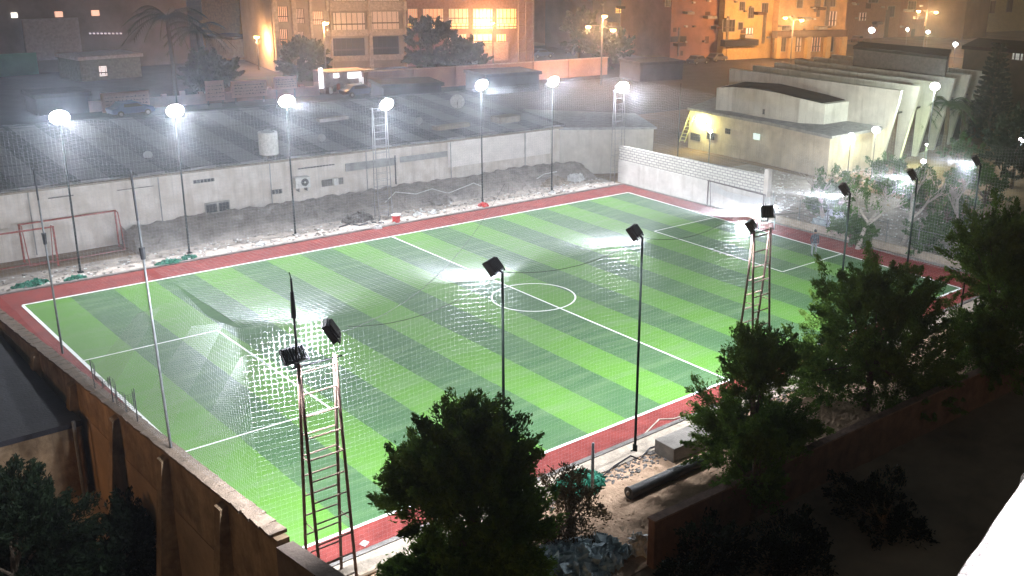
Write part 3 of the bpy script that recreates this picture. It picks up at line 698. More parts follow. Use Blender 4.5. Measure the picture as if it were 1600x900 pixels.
# low garden wall and fence farther right
fw = thing('garden_fence', 'low railing fence with grey posts between the track and the garden', 'fence', (46.2, 8, 0))
b = MB(); b.prism([(-.5, 9.8), (-.2, 9.8), (.9, -10), (.6, -10)], 0, .5); b.build('plinth', CONC, fw)
for i in range(9):
    f_ = i/8; b = MB(); b.tube([(-.35+1.1*f_, 9.5-19.3*f_, .5), (-.35+1.1*f_, 9.5-19.3*f_, 2.1)], .04, 6); b.build('fence_post', POLEG, fw)
b = MB()
for z in (1.0, 1.9): b.tube([(-.35, 9.5, z), (.75, -9.8, z)], .02, 5)
b.build('rail', POLEG, fw)
# person
def person(label, p, rz, top, trou):
    bm_v = {'pelvis': (0, 0, .90), 'belly': (0, 0, 1.06), 'chest': (0, .01, 1.28), 'neck': (0, .0, 1.46), 'head0': (0, .01, 1.53), 'head': (0, .02, 1.66),
            'hl': (-.10, 0, .86), 'kl': (-.12, .02, .48), 'al': (-.13, -.02, .09), 'tl': (-.14, .13, .04), 'hr': (.10, 0, .86), 'kr': (.13, .03, .48), 'ar': (.14, .02, .09), 'tr': (.15, .17, .04),
            'sl': (-.19, 0, 1.38), 'el': (-.26, -.02, 1.10), 'wl': (-.22, .08, .88), 'fl': (-.20, .10, .78), 'sr': (.19, 0, 1.38), 'er': (.26, -.02, 1.10), 'wr': (.23, .08, .88), 'fr': (.21, .10, .78)}
    ed = [('pelvis', 'belly'), ('belly', 'chest'), ('chest', 'neck'), ('neck', 'head0'), ('head0', 'head'), ('pelvis', 'hl'), ('hl', 'kl'), ('kl', 'al'), ('al', 'tl'), ('pelvis', 'hr'), ('hr', 'kr'), ('kr', 'ar'), ('ar', 'tr'),
          ('chest', 'sl'), ('sl', 'el'), ('el', 'wl'), ('wl', 'fl'), ('chest', 'sr'), ('sr', 'er'), ('er', 'wr'), ('wr', 'fr')]
    rad = {'pelvis': .15, 'belly': .14, 'chest': .16, 'neck': .06, 'head0': .08, 'head': .10, 'h': .09, 'k': .065, 'a': .045, 't': .04, 's': .08, 'e': .055, 'w': .04, 'f': .035}
    ks = list(bm_v)
    me = bpy.data.meshes.new('body'); me.from_pydata([bm_v[k] for k in ks], [(ks.index(a), ks.index(c)) for a, c in ed], [])
    o = bpy.data.objects.new('body', me); COL.objects.link(o)
    md = o.modifiers.new('skin', 'SKIN'); sv = me.skin_vertices[0].data
    for i, k in enumerate(ks): q = rad.get(k, rad.get(k[0], .05)); sv[i].radius = (q, q)
    sv[0].use_root = True; ss = o.modifiers.new('sub', 'SUBSURF'); ss.levels = 2; ss.render_levels = 2
    # jacket and trousers by height
    m = bpy.data.materials.new('dark_clothes'); m.use_nodes = True; t = m.node_tree; bs = t.nodes['Principled BSDF']; bs.inputs['Roughness'].default_value = .9
    tc = t.nodes.new('ShaderNodeTexCoord'); s_ = t.nodes.new('ShaderNodeSeparateXYZ'); t.links.new(tc.outputs['Object'], s_.inputs[0])
    rp = t.nodes.new('ShaderNodeValToRGB'); rp.color_ramp.interpolation = 'CONSTANT'; t.links.new(math_s(t, s_.outputs[2]), rp.inputs[0])
    e = rp.color_ramp.elements; e[0].color = (.03, .03, .03, 1); e[1].position = .05; e[1].color = (*trou, 1)
    q = e.new(.43); q.color = (*top, 1); q = e.new(.77); q.color = (.30, .17, .11, 1)
    t.links.new(rp.outputs[0], bs.inputs['Base Color']); me.materials.append(m)
    r = thing('person', label, 'person', p, rz); o.parent = r
    b = MB(); b.blob((0, -.01, 1.70), (.105, .12, .11), 12, 8); b.build('hair', BLK, r, smooth=True)
    return r
def math_s(t, sock):
    n = t.nodes.new('ShaderNodeMath'); n.operation = 'DIVIDE'; n.inputs[1].default_value = 2.0; t.links.new(sock, n.inputs[0]); return n.outputs[0]
person('person in a dark jacket and grey trousers standing at the right touchline', (41.0, 9.9, Z), math.radians(140), (.03, .035, .05), (.16, .17, .19))

# ------------------------------------------------------------------ trees
def leafmat(name, col, col2, rough=.6):
    m = mat(name, col, rough, .35, 1.1, bump=0, col2=col2, detail=3, spec=.08); t = m.node_tree; bs = t.nodes['Principled BSDF']; ou = t.nodes['Material Output']
    if t.nodes.get('tl') is None:
        tr = t.nodes.new('ShaderNodeBsdfTranslucent'); tr.name = 'tl'; ad = t.nodes.new('ShaderNodeMixShader'); ad.inputs[0].default_value = .42
        t.links.new(bs.inputs['Base Color'].links[0].from_socket, tr.inputs[0]); t.links.new(bs.outputs[0], ad.inputs[1]); t.links.new(tr.outputs[0], ad.inputs[2]); t.links.new(ad.outputs[0], ou.inputs[0])
    return m
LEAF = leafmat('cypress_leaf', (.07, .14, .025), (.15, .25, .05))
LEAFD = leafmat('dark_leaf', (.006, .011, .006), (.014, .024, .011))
BARK = mat('bark', (.10, .075, .055), .95, .4, 8, bump=.6); PBARK = mat('pale_bark', (.42, .38, .34), .9, .3, 5, bump=.4)
rng = np.random.default_rng(5)
def leaf_mesh(name, clumps, per, size, m, parent, up=.5):
    """clumps: (centre, axis vector, radius) sprays; leaves are small bent rhombs"""
    P = []; A_ = []
    for c, ax, r in clumps:
        c = np.array(c); ax = np.array(ax)
        tt = rng.random(per)**.8; ang = rng.normal(size=(per, 3)); rad = r*(1-.75*tt)[:, None]
        P.append(c+ax*tt[:, None]+ang*rad*.8); A_.append(ax/np.linalg.norm(ax)+rng.normal(size=(per, 3))*.55)
    P = np.vstack(P); A_ = np.vstack(A_); A_ /= np.linalg.norm(A_, axis=1)[:, None]
    B_ = np.cross(A_, rng.normal(size=A_.shape)); B_ /= np.linalg.norm(B_, axis=1)[:, None]; n = len(P)
    s = size*rng.uniform(.6, 1.5, (n, 1))
    V = np.stack([P-A_*s, P+B_*s*.38, P+A_*s, P-B_*s*.38], 1).reshape(-1, 3)
    me = bpy.data.meshes.new(name); me.vertices.add(4*n); me.vertices.foreach_set('co', V.ravel()); me.loops.add(4*n); me.loops.foreach_set('vertex_index', np.arange(4*n, dtype=np.int32))
    me.polygons.add(n); me.polygons.foreach_set('loop_start', np.arange(0, 4*n, 4, dtype=np.int32)); me.polygons.foreach_set('loop_total', np.full(n, 4, dtype=np.int32))
    me.update(calc_edges=True); me.materials.append(m); o = bpy.data.objects.new(name, me); COL.objects.link(o)
    if parent: o.parent = parent
    return o
def tree(label, base, cz, rad, h, n=130, per=150, size=.085, m=LEAF, group='dark trees before the pitch', name='tree', lobes=7, seed=1, spray=.9, off=(0, 0)):
    """base at trunk foot; crown centre height cz, radii (rx, ry, h/2)"""
    rs = random.Random(seed); t_ = thing(name, label, 'tree', base, 0, group)
    b = MB(); top = Vector((off[0], off[1], cz)); b.tube([(0, 0, -.1), top*.3+Vector((.1, 0, 0)), top*.7, top], .2, 8, .09)
    lob = []
    for i in range(lobes):
        a = 2*math.pi*i/lobes+rs.uniform(-.4, .4); e = rs.uniform(-.95, .95); q = rs.uniform(.3, .78)
        lob.append(top+Vector((rad*q*math.cos(a)*math.cos(e), rad*q*math.sin(a)*math.cos(e), h*.5*math.sin(e)*.9)))
    lob += [top+Vector((0, 0, h*.38)), top+Vector((rad*.2, -rad*.1, h*.2))]
    for i in range(max(2, lobes//3)):
        a = rs.uniform(0, 6.28); lob.append(top*.62+Vector((rad*.5*math.cos(a), rad*.5*math.sin(a), -h*.12)))
    for L in lob: b.tube([top*.55, (top*.75).lerp(L, .5)+Vector((0, 0, -.15)), L], .07, 6, .02)
    b.build('trunk', BARK, t_)
    cl = []
    for i in range(n):
        L = lob[rs.randrange(len(lob))]; lr = rad*.40
        d = Vector((rs.gauss(0, 1), rs.gauss(0, 1), rs.gauss(0, 1)*.8)).normalized(); c = L+d*lr*rs.random()**.6
        ax = (d*.6+(c-top).normalized()*.4+Vector((0, 0, .55))).normalized()*spray*rs.uniform(.5, 1.2)
        cl.append((tuple(c), tuple(ax), rs.uniform(.16, .34)))
    leaf_mesh('crown', cl, per, size, m, t_)
    return t_
def tree_at(label, px, py, z, wpx, hpx, gz=0, **k):
    c = G(px, py, z); dist = (c-CAM).dot(F); sc = dist/FOC
    return tree(label, (c.x, c.y, gz), z-gz, wpx*sc/2, hpx*sc, **k)
tree_at('large dark cypress-like tree in the foreground covering the near edge of the track', 735, 803, 3.9, 222, 285, n=800, per=260, size=.062, seed=3, lobes=15, spray=1.05)
tree_at('medium dark tree between the concrete block and the right ladder tower', 1178, 628, 3.2, 165, 215, n=300, per=260, size=.062, seed=6, lobes=12, spray=1.1)
tree_at('wide dark tree right of the right ladder tower, two humps above the touchline', 1365, 530, 3.4, 270, 190, n=460, per=250, size=.07, seed=8, lobes=14, spray=1.3)
tree_at('tallest dark tree at the right edge of the picture', 1570, 450, 5.0, 190, 230, n=420, per=220, size=.08, m=LEAF, seed=11, lobes=10, spray=1.1)
tree_at('small dark bushy tree leaning over the brown alley wall', 1180, 725, 2.2, 120, 110, n=100, per=140, size=.07, seed=15, lobes=6, spray=.6)
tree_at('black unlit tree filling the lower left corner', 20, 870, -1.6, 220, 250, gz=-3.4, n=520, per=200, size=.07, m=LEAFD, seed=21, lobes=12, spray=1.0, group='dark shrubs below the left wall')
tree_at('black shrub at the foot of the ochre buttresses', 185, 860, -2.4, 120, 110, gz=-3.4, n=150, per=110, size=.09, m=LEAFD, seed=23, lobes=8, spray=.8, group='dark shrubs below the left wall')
tree_at('sparse brown bush on the sand right of the big foreground tree', 890, 800, .9, 120, 120, n=70, per=90, size=.06, m=leafmat('dry_leaf', (.06, .045, .02), (.10, .07, .035)), seed=29, lobes=6, spray=.5, group='bushes on the sand strip')
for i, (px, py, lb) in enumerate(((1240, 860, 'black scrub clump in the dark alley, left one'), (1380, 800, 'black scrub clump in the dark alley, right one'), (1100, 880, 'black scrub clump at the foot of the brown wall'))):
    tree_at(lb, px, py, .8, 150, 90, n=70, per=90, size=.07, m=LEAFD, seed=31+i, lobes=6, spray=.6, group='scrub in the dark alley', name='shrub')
# bare pale trees in the garden
def bare_tree(label, base, h, seed, lean=(0, 0)):
    rs = random.Random(seed); t_ = thing('bare_tree', label, 'tree', base, 0, 'bare pale trees in the garden'); b = MB()
    def br(p, d, L, r, k):
        q = p+d*L*.5+Vector((rs.uniform(-.1, .1), rs.uniform(-.1, .1), 0))*L; e = q+(d+Vector((rs.uniform(-.2, .2), rs.uniform(-.2, .2), .1))).normalized()*L*.5
        b.tube([p, q, e], r, 7 if k < 2 else 5, r*.6)
        if k >= 4: return
        for _ in range(3 if k < 3 else 2):
            nd = (d+Vector((rs.uniform(-.9, .9), rs.uniform(-.9, .9), rs.uniform(-.1, .5)))).normalized(); br(q.lerp(e, rs.uniform(.5, 1)), nd, L*rs.uniform(.6, .8), r*.55, k+1)
    br(Vector((0, 0, 0)), Vector((lean[0], lean[1], 1)).normalized(), h*.38, .2, 0)
    b.build('trunk', PBARK, t_, smooth=True)
    cl = [((rs.gauss(0, h*.22), rs.gauss(0, h*.22), h*rs.uniform(.45, .95)), (rs.uniform(-.3, .3), rs.uniform(-.3, .3), .5), .25) for _ in range(34)]
    leaf_mesh('crown', cl, 60, .09, leafmat('garden_leaf', (.05, .13, .025), (.10, .22, .05)), t_)
for i, (px, py, h, ln, lb) in enumerate(((1340, 390, 5.6, (.3, -.2), 'bare pale tree nearest the first right pole, leaning right'), (1410, 385, 6.0, (.5, .0), 'largest bare pale tree with forked limbs behind the pole'), (1500, 372, 5.0, (-.3, .3), 'bare pale tree at the right, close to the tall dark crown'), (1290, 350, 4.4, (-.2, .1), 'smallest bare pale tree near the brick wall pier'))):
    bare_tree(lb, G(px, py), h, 40+i, ln)
GLF = leafmat('garden_shrub_leaf', (.04, .10, .03), (.09, .17, .05))
for i, (px, py, wv, hv) in enumerate(((1395, 275, 80, 50), (1440, 300, 70, 55), (1290, 320, 70, 60), (1480, 330, 90, 60), (1540, 300, 110, 70), (1330, 360, 60, 40), (1450, 370, 70, 40), (1500, 255, 100, 60))):
    tree_at(['green shrub under the greenish lamp behind the garden', 'green shrub between two right poles', 'bluish green shrub right of the wall pier', 'wide shrub below the orange lamp', 'dark hedge bush at the right behind the last pole', 'low shrub beside the first bare tree', 'low shrub at the garden railing', 'dark bush at the far edge of the garden'][i], px, py, 1.2, wv, hv, n=60, per=80, size=.11, m=GLF, seed=60+i, lobes=6, spray=.6, group='garden shrubs', name='shrub')
hp = thing('tarpaulin_heap', 'pale blue tarpaulin heap on the garden soil', 'tarpaulin', G(1300, 350)); hh = heap('cloth', '', '', (0, 0, 0), (1.6, 1.0, .8), BLU, 120, fleck=.3); hh.parent = hp
for k in ('label', 'category'):
    if k in hh: del hh[k]

# ------------------------------------------------------------------ background: right hand buildings
BEIGE = mat('beige_render', (.56, .50, .42), .9, .2, .7, bump=.3); WREND = mat('off_white_render', (.68, .66, .62), .9, .15, .5, bump=.2)
DROOF = mat('dark_roof_felt', (.04, .036, .036), .9, .4, 1.2, bump=.4); BROOF = mat('brown_roof', (.09, .055, .045), .9, .3, 1)
def pxprism(pts, ztop, zbot): return MB().prism([tuple(G(x, y, ztop))[:2] for x, y in pts], zbot, ztop)
streaks(WREND, .5, (.22, .20, .17)); streaks(BEIGE, .6, (.2, .15, .11)); streaks(_M['white_render'], .5); streaks(_M['annex_whitewash'], .5); streaks(OCH, .7, (.07, .045, .03)); streaks(_M['brown_render'], .6, (.06, .04, .03))
an1 = thing('annex', 'long low beige annex with a flat slab roof right of the brick wall', 'building')
pxprism([(1078, 170), (1200, 192), (1298, 212), (1375, 198), (1345, 178), (1130, 150)], 3.9, 0).build('wall', BEIGE, an1)
pxprism([(1074, 168), (1200, 191), (1300, 213), (1380, 199), (1350, 176), (1130, 147)], 4.15, 3.902).build('roof', GREYP, an1)
def part_px(parent, name, px, py, w_, h_, z, m, dist=.1):
    pass
# small window and hatch, blue patch on the annex front wall
A, B = G(1078, 170, 3.9), G(1298, 212, 3.9)
fu = Vector((B.x-A.x, B.y-A.y, 0)).normalized(); fn_ = Vector((fu.y, -fu.x, 0))
if fn_.dot(CAM-A) < 0: fn_ = -fn_
def plane_hit(px, py, O, N):
    d = ray(px, py); return CAM+d*((O-CAM).dot(N)/d.dot(N))
def facade_box(parent, name, px0, py0, px1, py1, O, N, m, th=.08, proud=.03):
    """box on a facade plane through O with outward normal N spanning two sighted corners"""
    u = Vector((-N.y, N.x, 0)).normalized(); a = plane_hit(px0, py0, O, N); c = plane_hit(px1, py1, O, N)
    ua, uc = (a-O).dot(u), (c-O).dot(u); za, zc = a.z, c.z
    ctr = O+u*((ua+uc)/2); ctr = Vector((ctr.x, ctr.y, (za+zc)/2))+N*(proud)
    b = MB(); rz = math.atan2(u.y, u.x); b.box(ctr-Vector(parent.location), (abs(uc-ua), th, abs(zc-za)), rz=rz); return b.build(name, m, parent)
facade_box(an1, 'hatch', 1134, 200, 1141, 210, A, fn_, DARKG); facade_box(an1, 'window', 1178, 208, 1187, 219, A, fn_, emit('bluish_window', (.6, .85, .8), 1.0))
facade_box(an1, 'opening', 1060, 206, 1072, 219, A, fn_, DARKG); facade_box(an1, 'opening', 1080, 207, 1094, 221, A, fn_, DARKG); facade_box(an1, 'opening', 1105, 205, 1116, 219, A, fn_, DARKG)
# curved roof building
cb_ = thing('curved_roof_building', 'small white building with a dark curved roof behind the annex', 'building')
P = [(1120, 137), (1145, 136), (1180, 139), (1215, 145), (1250, 154), (1290, 163), (1345, 156), (1300, 142), (1230, 131), (1165, 127)]
zz = [6.3, 6.5, 6.7, 6.65, 6.4, 6.0, 6.0, 6.4, 6.7, 6.4]
W = [G(x, y, z) for (x, y), z in zip(P, zz)]
MB().prism([(q.x, q.y) for q in W], 4.16, zz).build('wall', WREND, cb_)
C0 = sum(W, Vector())/len(W)
MB().prism([(C0.x+(q.x-C0.x)*.93, C0.y+(q.y-C0.y)*.93) for q in W], [z+.01 for z in zz], [z+.1 for z in zz]).build('roof', DROOF, cb_)
N2 = Vector(((W[5]-W[0]).y, -(W[5]-W[0]).x, 0)).normalized()
if N2.dot(CAM-W[0]) < 0: N2 = -N2
facade_box(cb_, 'window', 1193, 170, 1207, 180, W[2], N2, DARKG, .3)
# folded roof hall: rows of ridges, each ending in a flaring white fin
hl = thing('folded_roof_hall', 'large hall with folded plate roof ridges and flaring white end fins', 'building')
a0, a1 = G(1140, 107, 7.6), G(1378, 138, 7.6); b0, b1 = G(1300, 82, 7.6), G(1500, 117, 7.6)
dv = ((b0-a0)+(b1-a1))/2; dv.z = 0; dv = dv.normalized(); du = (a1-a0); L = du.length; du.normalize()
K = 6; step = 4.6
def ridge(k, z0, zb, m, nm, d0, d1, ext=0):
    o = a0+dv*(k*step); p = [o+dv*d0, o+du*(L+ext)+dv*d0, o+du*(L+ext)+dv*d1, o+dv*d1]
    return MB().prism([(q.x, q.y) for q in p], zb, z0).build(nm, m, hl)
for k in range(K):
    ridge(k, 7.6, 0, WREND, 'wall', 0, .5)
    o = a0+dv*(k*step)
    p = [o+dv*.52, o+du*L+dv*.52, o+du*L+dv*(step-.02), o+dv*(step-.02)]
    MB().prism([(q.x, q.y) for q in p], 0, [7.1, 7.1, 6.2, 6.2]).build('roof', BROOF, hl)
    # fin flaring outwards to the right end
    e = o+du*L; vs = []
    for dd in (0.0, .5):
        s = e+dv*dd; vs += [s+Vector((0, 0, 7.6-CAM.z*0))*0+Vector((s.x*0, 0, 0))]
    b = MB(); s0 = e; s1 = e+dv*.5
    prof_ = [(0, 0), (.0, 7.6-.003), (1.9, 7.6), (1.75, 6.4), (1.2, 3.6), (.5, 0)]
    vv = [Vector((s0.x, s0.y, 0))+Vector((du.x, du.y, 0))*x+Vector((0, 0, z)) for x, z in prof_]+[Vector((s1.x, s1.y, 0))+Vector((du.x, du.y, 0))*x+Vector((0, 0, z)) for x, z in prof_]
    n = 6; b.add(vv, [tuple(range(n-1, -1, -1)), tuple(range(n, 2*n))]+[(i, (i+1) % n, n+(i+1) % n, n+i) for i in range(n)]); b.build('fin', WREND, hl)
    if k < K-1:
        q = e+du*.3+dv*2.5; b = MB(); b.box((q.x, q.y, 5.0), (.25, 4.0, .15), rz=math.atan2(dv.y, dv.x)-math.pi/2); b.build('louvre', DARKG, hl)
gh = thing('grey_block', 'plain grey rooftop block with a dark roof edge beyond the folded roof', 'building')
pxprism([(1335, 72), (1480, 88), (1485, 78), (1345, 66)], 9.5, 0).build('wall', mat('grey_wall', (.20, .18, .18), .9), gh)
pxprism([(1333, 72), (1481, 88.5), (1487, 77), (1345, 65)], 9.8, 9.502).build('roof', DROOF, gh)

# generic background block with windows
FN = {}
def block(label, pl, pr, H, depth, m, cat='building', roof=None):
    A, B = G(*pl), G(*pr); d = B-A; d.z = 0; N = Vector((d.y, -d.x, 0)).normalized()
    if N.dot(CAM-A) < 0: N = -N
    t_ = thing('building', label, cat, A); FN[t_.name] = N; C = B-N*depth; D = A-N*depth
    MB().prism([(0, 0), (B.x-A.x, B.y-A.y), (C.x-A.x, C.y-A.y), (D.x-A.x, D.y-A.y)], 0, H).build('wall', m, t_)
    e = .3; u = d.normalized()*e
    MB().prism([(-u.x+N.x*e, -u.y+N.y*e), (B.x-A.x+u.x+N.x*e, B.y-A.y+u.y+N.y*e), (C.x-A.x+u.x, C.y-A.y+u.y), (D.x-A.x-u.x, D.y-A.y-u.y)], H+.002, H+.4).build('roof', roof or DROOF, t_)
    return t_, A, N
PINKT = mat('tan_render', (.45, .40, .37), .9, .2, .3); BRK = mat('reddish_brick', (.28, .15, .11), .9, .25, .4); YEL = mat('yellow_render', (.45, .33, .16), .9, .25, .4); DKB = mat('dark_wall', (.12, .11, .12), .9, .3, .3)
TEAL = mat('teal_panel', (.12, .30, .26), .8, .2, .4)
LITW = emit('lit_window_amber', (1.0, .45, .05), 1.3); LITO = emit('lit_window_orange', (1.0, .30, .10), .45); LITX = emit('lit_window_dim', (1.0, .33, .16), .16)
def window(t_, A, N, x0, y0, x1, y1, m, bars=3, frame=FRM):
    o = facade_box(t_, 'window', x0-1, y0-1, x1+1, y1+1, A, N, frame, .12, .0)
    p = facade_box(t_, 'pane', x0, y0, x1, y1, A, N, m, .06, .07); p.parent = o
    for i in range(bars):
        xx = x0+(x1-x0)*(i+.5)/bars; q = facade_box(t_, 'bar', xx-.4, y0, xx+.4, y1, A, N, DKB, .05, .14); q.parent = o
    q = facade_box(t_, 'bar', x0, (y0*.35+y1*.65)-.5, x1, (y0*.35+y1*.65)+.5, A, N, DKB, .05, .17); q.parent = o
    return o
# school-like block in the middle left
t1, A, N = block('tan office block with white pillars and dim orange windows', (430, 112), (635, 104), 22, 14, PINKT)
PIL = mat('pale_pillar', (.60, .54, .50), .9)
for x0, x1 in ((421, 431), (451, 460), (476, 487), (506, 518), (571, 577), (624, 634)): facade_box(t1, 'pillar', x0, -120, x1, 108, A, N, PIL, .8, .35)
for y0, y1 in ((2, 16), (47, 54), (88, 92)): facade_box(t1, 'band', 508, y0, 634, y1, A, N, PIL, .4, .2)
for (x0, y0, x1, y1, m_) in ((432, 10, 450, 34, LITO), (461, 14, 475, 36, LITX), (488, 18, 505, 38, LITO), (433, 46, 450, 70, LITO), (462, 50, 475, 70, LITX), (520, 20, 570, 47, LITX), (578, 18, 623, 45, LITX), (520, 60, 570, 87, DARKG), (578, 57, 623, 84, DARKG), (520, -20, 570, 1, LITX), (578, -20, 623, 1, LITX)):
    window(t1, A, N, x0, y0, x1, y1, m_, 6)
t2, A, N = block('block with a row of bright amber windows behind the round dark tree', (634, 104), (832, 97), 22, 14, mat('rose_render', (.30, .20, .19), .9))
for (x0, x1) in ((637, 652), (661, 692), (701, 731), (739, 769), (776, 806)):
    window(t2, A, N, x0, 14, x1, 36, LITO if x0 < 735 else LITW, 5); window(t2, A, N, x0, 37, x1, 44, LITW, 4)
for (x0, x1) in ((701, 728), (740, 768), (776, 790)): window(t2, A, N, x0, 54, x1, 70, LITO if x0 == 701 else LITW, 3)
facade_box(t2, 'panel', 755, 66, 793, 94, A, N, mat('pink_panel', (.45, .33, .33), .9), .2, .2)
# air conditioners, balconies and pipes that break up the far facades
def clutter(t_, A, N, px0, px1, py0, py1, n, seed):
    rs = random.Random(seed)
    for i in range(n):
        x = rs.uniform(px0, px1); y = rs.uniform(py0, py1); k = rs.random()
        if k < .45: facade_box(t_, 'wall_unit', x, y, x+3.2, y+2.6, A, N, [GREYP, WHT, DCONC][i % 3], .5, .3)
        elif k < .7: facade_box(t_, 'balcony', x, y, x+rs.uniform(9, 15), y+4, A, N, [BROOF, GREYP][i % 2], 1.3, .7)
        elif k < .85: facade_box(t_, 'wall_pipe', x, y-25, x+.7, y+20, A, N, DCONC, .15, .1)
        else: facade_box(t_, 'stain', x, y, x+rs.uniform(3, 8), y+rs.uniform(5, 12), A, N, BROOF, .03, .02)
# scaffold beside
sc_ = thing('scaffold', 'steel scaffold tower at the right end of the amber windowed block', 'scaffold', G(822, 100)); b = MB()
sc_d = (G(838, 98)-G(815, 100)); sc_d.z = 0
for i in range(3):
    q = sc_d*(i/2-.5); b.tube([q, q+Vector((0, 0, 16))], .1, 5)
for z in range(2, 16, 2): b.tube([-sc_d*.5+Vector((0, 0, z)), sc_d*.5+Vector((0, 0, z))], .07, 5); b.tube([-sc_d*.5+Vector((0, 0, z)), sc_d*.5+Vector((0, 0, z+2))], .05, 5)
b.build('frame', mat('scaffold_steel', (.35, .25, .2), .7), sc_)
t3, A, N = block('pink block in the middle distance above the sodium lamps', (865, 70), (925, 66), 16, 12, BRK)
t4, A, N = block('dark block between the pink block and the tall brick block', (925, 84), (1046, 78), 12, 14, DKB)
for x in (985, 1005): window(t4, A, N, x-4, 45, x+3, 66, DARKG, 2)
window(t4, A, N, 1036, 30, 1044, 50, emit('cool_window', (.5, .75, .75), .8), 2)
window(t4, A, N, 962, 12, 972, 20, LITW, 1)
facade_box(t4, 'doorway', 993, 45, 1008, 74, A, N, BRK, .4, .3)
t5, A, N = block('tall brick red block without lit windows', (1046, 96), (1130, 92), 24, 16, BRK)
facade_box(t5, 'recess', 1048, 57, 1072, 65, A, N, DARKG); window(t5, A, N, 1040, 0, 1046, 10, DARKG, 1)
t6, A, N = block('yellow block with small square windows lit by sodium lamps', (1128, 94), (1212, 90), 24, 16, YEL)
for r_ in ((1130, 31, 1147, 49, DARKG), (1156, 3, 1163, 16, DARKG), (1170, 12, 1177, 28, DARKG), (1154, 35, 1160, 46, DARKG), (1166, 44, 1175, 58, emit('white_window', (.8, .8, .7), .6)), (1191, 5, 1199, 20, DARKG)): window(t6, A, N, *r_[:4], r_[4], 2)
facade_box(t6, 'balcony', 1126, 62, 1178, 70, A, N, DARKG, 1.2, .6); facade_box(t6, 'shutter', 1135, 73, 1172, 92, A, N, mat('amber_shutter', (.5, .35, .15), .8), .1, .1)
t7, A, N = block('amber block behind the double sodium street lamp', (1212, 92), (1316, 88), 24, 16, mat('amber_render', (.42, .27, .14), .9, .3, .4))
for r_ in ((1291, 18, 1305, 40, LITX), (1246, 0, 1253, 12, DARKG), (1222, 40, 1235, 47, DARKG), (1290, -20, 1304, 10, DARKG), (1210, 56, 1226, 80, DARKG), (1236, 58, 1250, 80, LITX), (1268, 58, 1280, 80, LITO), (1288, 58, 1300, 80, DARKG)): window(t7, A, N, *r_[:4], r_[4], 3)
facade_box(t7, 'awning', 1206, 48, 1314, 56, A, N, BROOF, 1.6, .8)
for x in (1208, 1230, 1255, 1285, 1310): facade_box(t7, 'column', x-2, 56, x+2, 90, A, N, YEL, .8, 1.2)
t8, A, N = block('dim brown block at the top right beyond the street', (1316, 62), (1402, 58), 20, 16, mat('brown_render2', (.30, .19, .14), .9))
for r_ in ((1358, -8, 1371, 4, DARKG), (1388, 10, 1396, 26, DARKG), (1343, 20, 1352, 32, LITX)): window(t8, A, N, *r_[:4], r_[4], 2)
t9, A, N = block('red brown block behind the pair of sodium lamps at top right', (1402, 58), (1503, 54), 20, 16, BRK)
for r_ in ((1420, 2, 1430, 14, DARKG), (1445, 30, 1455, 40, LITO), (1478, 22, 1488, 36, DARKG)): window(t9, A, N, *r_[:4], r_[4], 2)
t10, A, N = block('dark narrow block at top right', (1503, 62), (1540, 58), 14, 10, DKB)
t11, A, N = block('pale yellow lit villa at the top right corner', (1538, 50), (1640, 46), 9, 10, mat('villa_render', (.55, .50, .32), .9))
for r_ in ((1548, 2, 1553, 20, DARKG), (1575, 0, 1580, 18, DARKG)): window(t11, A, N, *r_[:4], r_[4], 1)
t12, A, N = block('dark brown house with a low roof at the right edge behind the conifer', (1492, 195), (1680, 215), 9.0, 14, mat('dark_plaster', (.17, .14, .11), .9, .2, .5), roof=mat('dark_tiles', (.06, .045, .045), .9))
window(t12, A, N, 1583, 82, 1589, 93, emit('cold_small_window', (.7, .75, .7), .5), 1); window(t12, A, N, 1591, 83, 1597, 94, _M['cold_small_window'], 1)
for q in ((t5, 1050, 1122, 0, 80, 16, 1), (t6, 1130, 1200, 0, 60, 12, 2), (t7, 1214, 1305, -5, 48, 18, 3), (t8, 1320, 1390, 0, 50, 10, 4), (t9, 1406, 1490, 0, 46, 14, 5), (t3, 867, 915, 0, 50, 6, 6), (t4, 930, 1030, 0, 60, 10, 7)):
    O = Vector(q[0].location)
    Nn = FN[q[0].name]; clutter(q[0], O, Nn, *q[1:])
# far left dark block
t13, A, N = block('long dark block with a flat roof at the top left', (-40, 122), (300, 98), 11.5, 16, DKB, roof=mat('slate_roof', (.12, .12, .15), .9))
facade_box(t13, 'panel', 32, 30, 128, 90, A, N, mat('slate_panel', (.20, .20, .24), .8), .3, .2)
facade_box(t13, 'teal_panel', -10, 85, 60, 128, A, N, TEAL, .4, .3)
for r_ in ((16, 20, 25, 27, 'a'), (84, 18, 96, 26, 'b'), (141, 16, 153, 24, 'b')):
    facade_box(t13, 'wall_lamp', *r_[:4], A, N, emit('wall_lamp_'+r_[4], (1, .9, .75) if r_[4] == 'a' else (1, .5, .35), 3.0 if r_[4] == 'a' else 1.0), .3, .3)
for i in range(9): facade_box(t13, 'string_light', 138+i*6, 51, 140+i*6, 53, A, N, emit('string_light', (.8, .7, .9), .8), .3, .3)
ht, A, N = block('small white hut with a lit square window at the left street', (128, 128), (222, 120), 2.6, 5, mat('hut_wall', (.20, .24, .24), .9), roof=mat('pale_roof', (.45, .45, .5), .8))
window(ht, A, N, 154, 104, 167, 118, emit('warm_window', (1, .85, .8), 1.2), 2)
t14, A, N = block('orange lit gatehouse at the end of the street', (378, 80), (421, 76), 12, 8, mat('orange_render', (.50, .30, .12), .9))
fl, A, N = block('low orange lit porch with a flat roof left of the gatehouse', (318, 70), (425, 72), 3.4, 8, mat('orange_render'+'', (.50, .28, .08), .9), roof=_M['orange_render'])
gr_, A, N = block('grey utility hut in front of the gatehouse', (365, 92), (398, 88), 2.8, 5, GREYP)
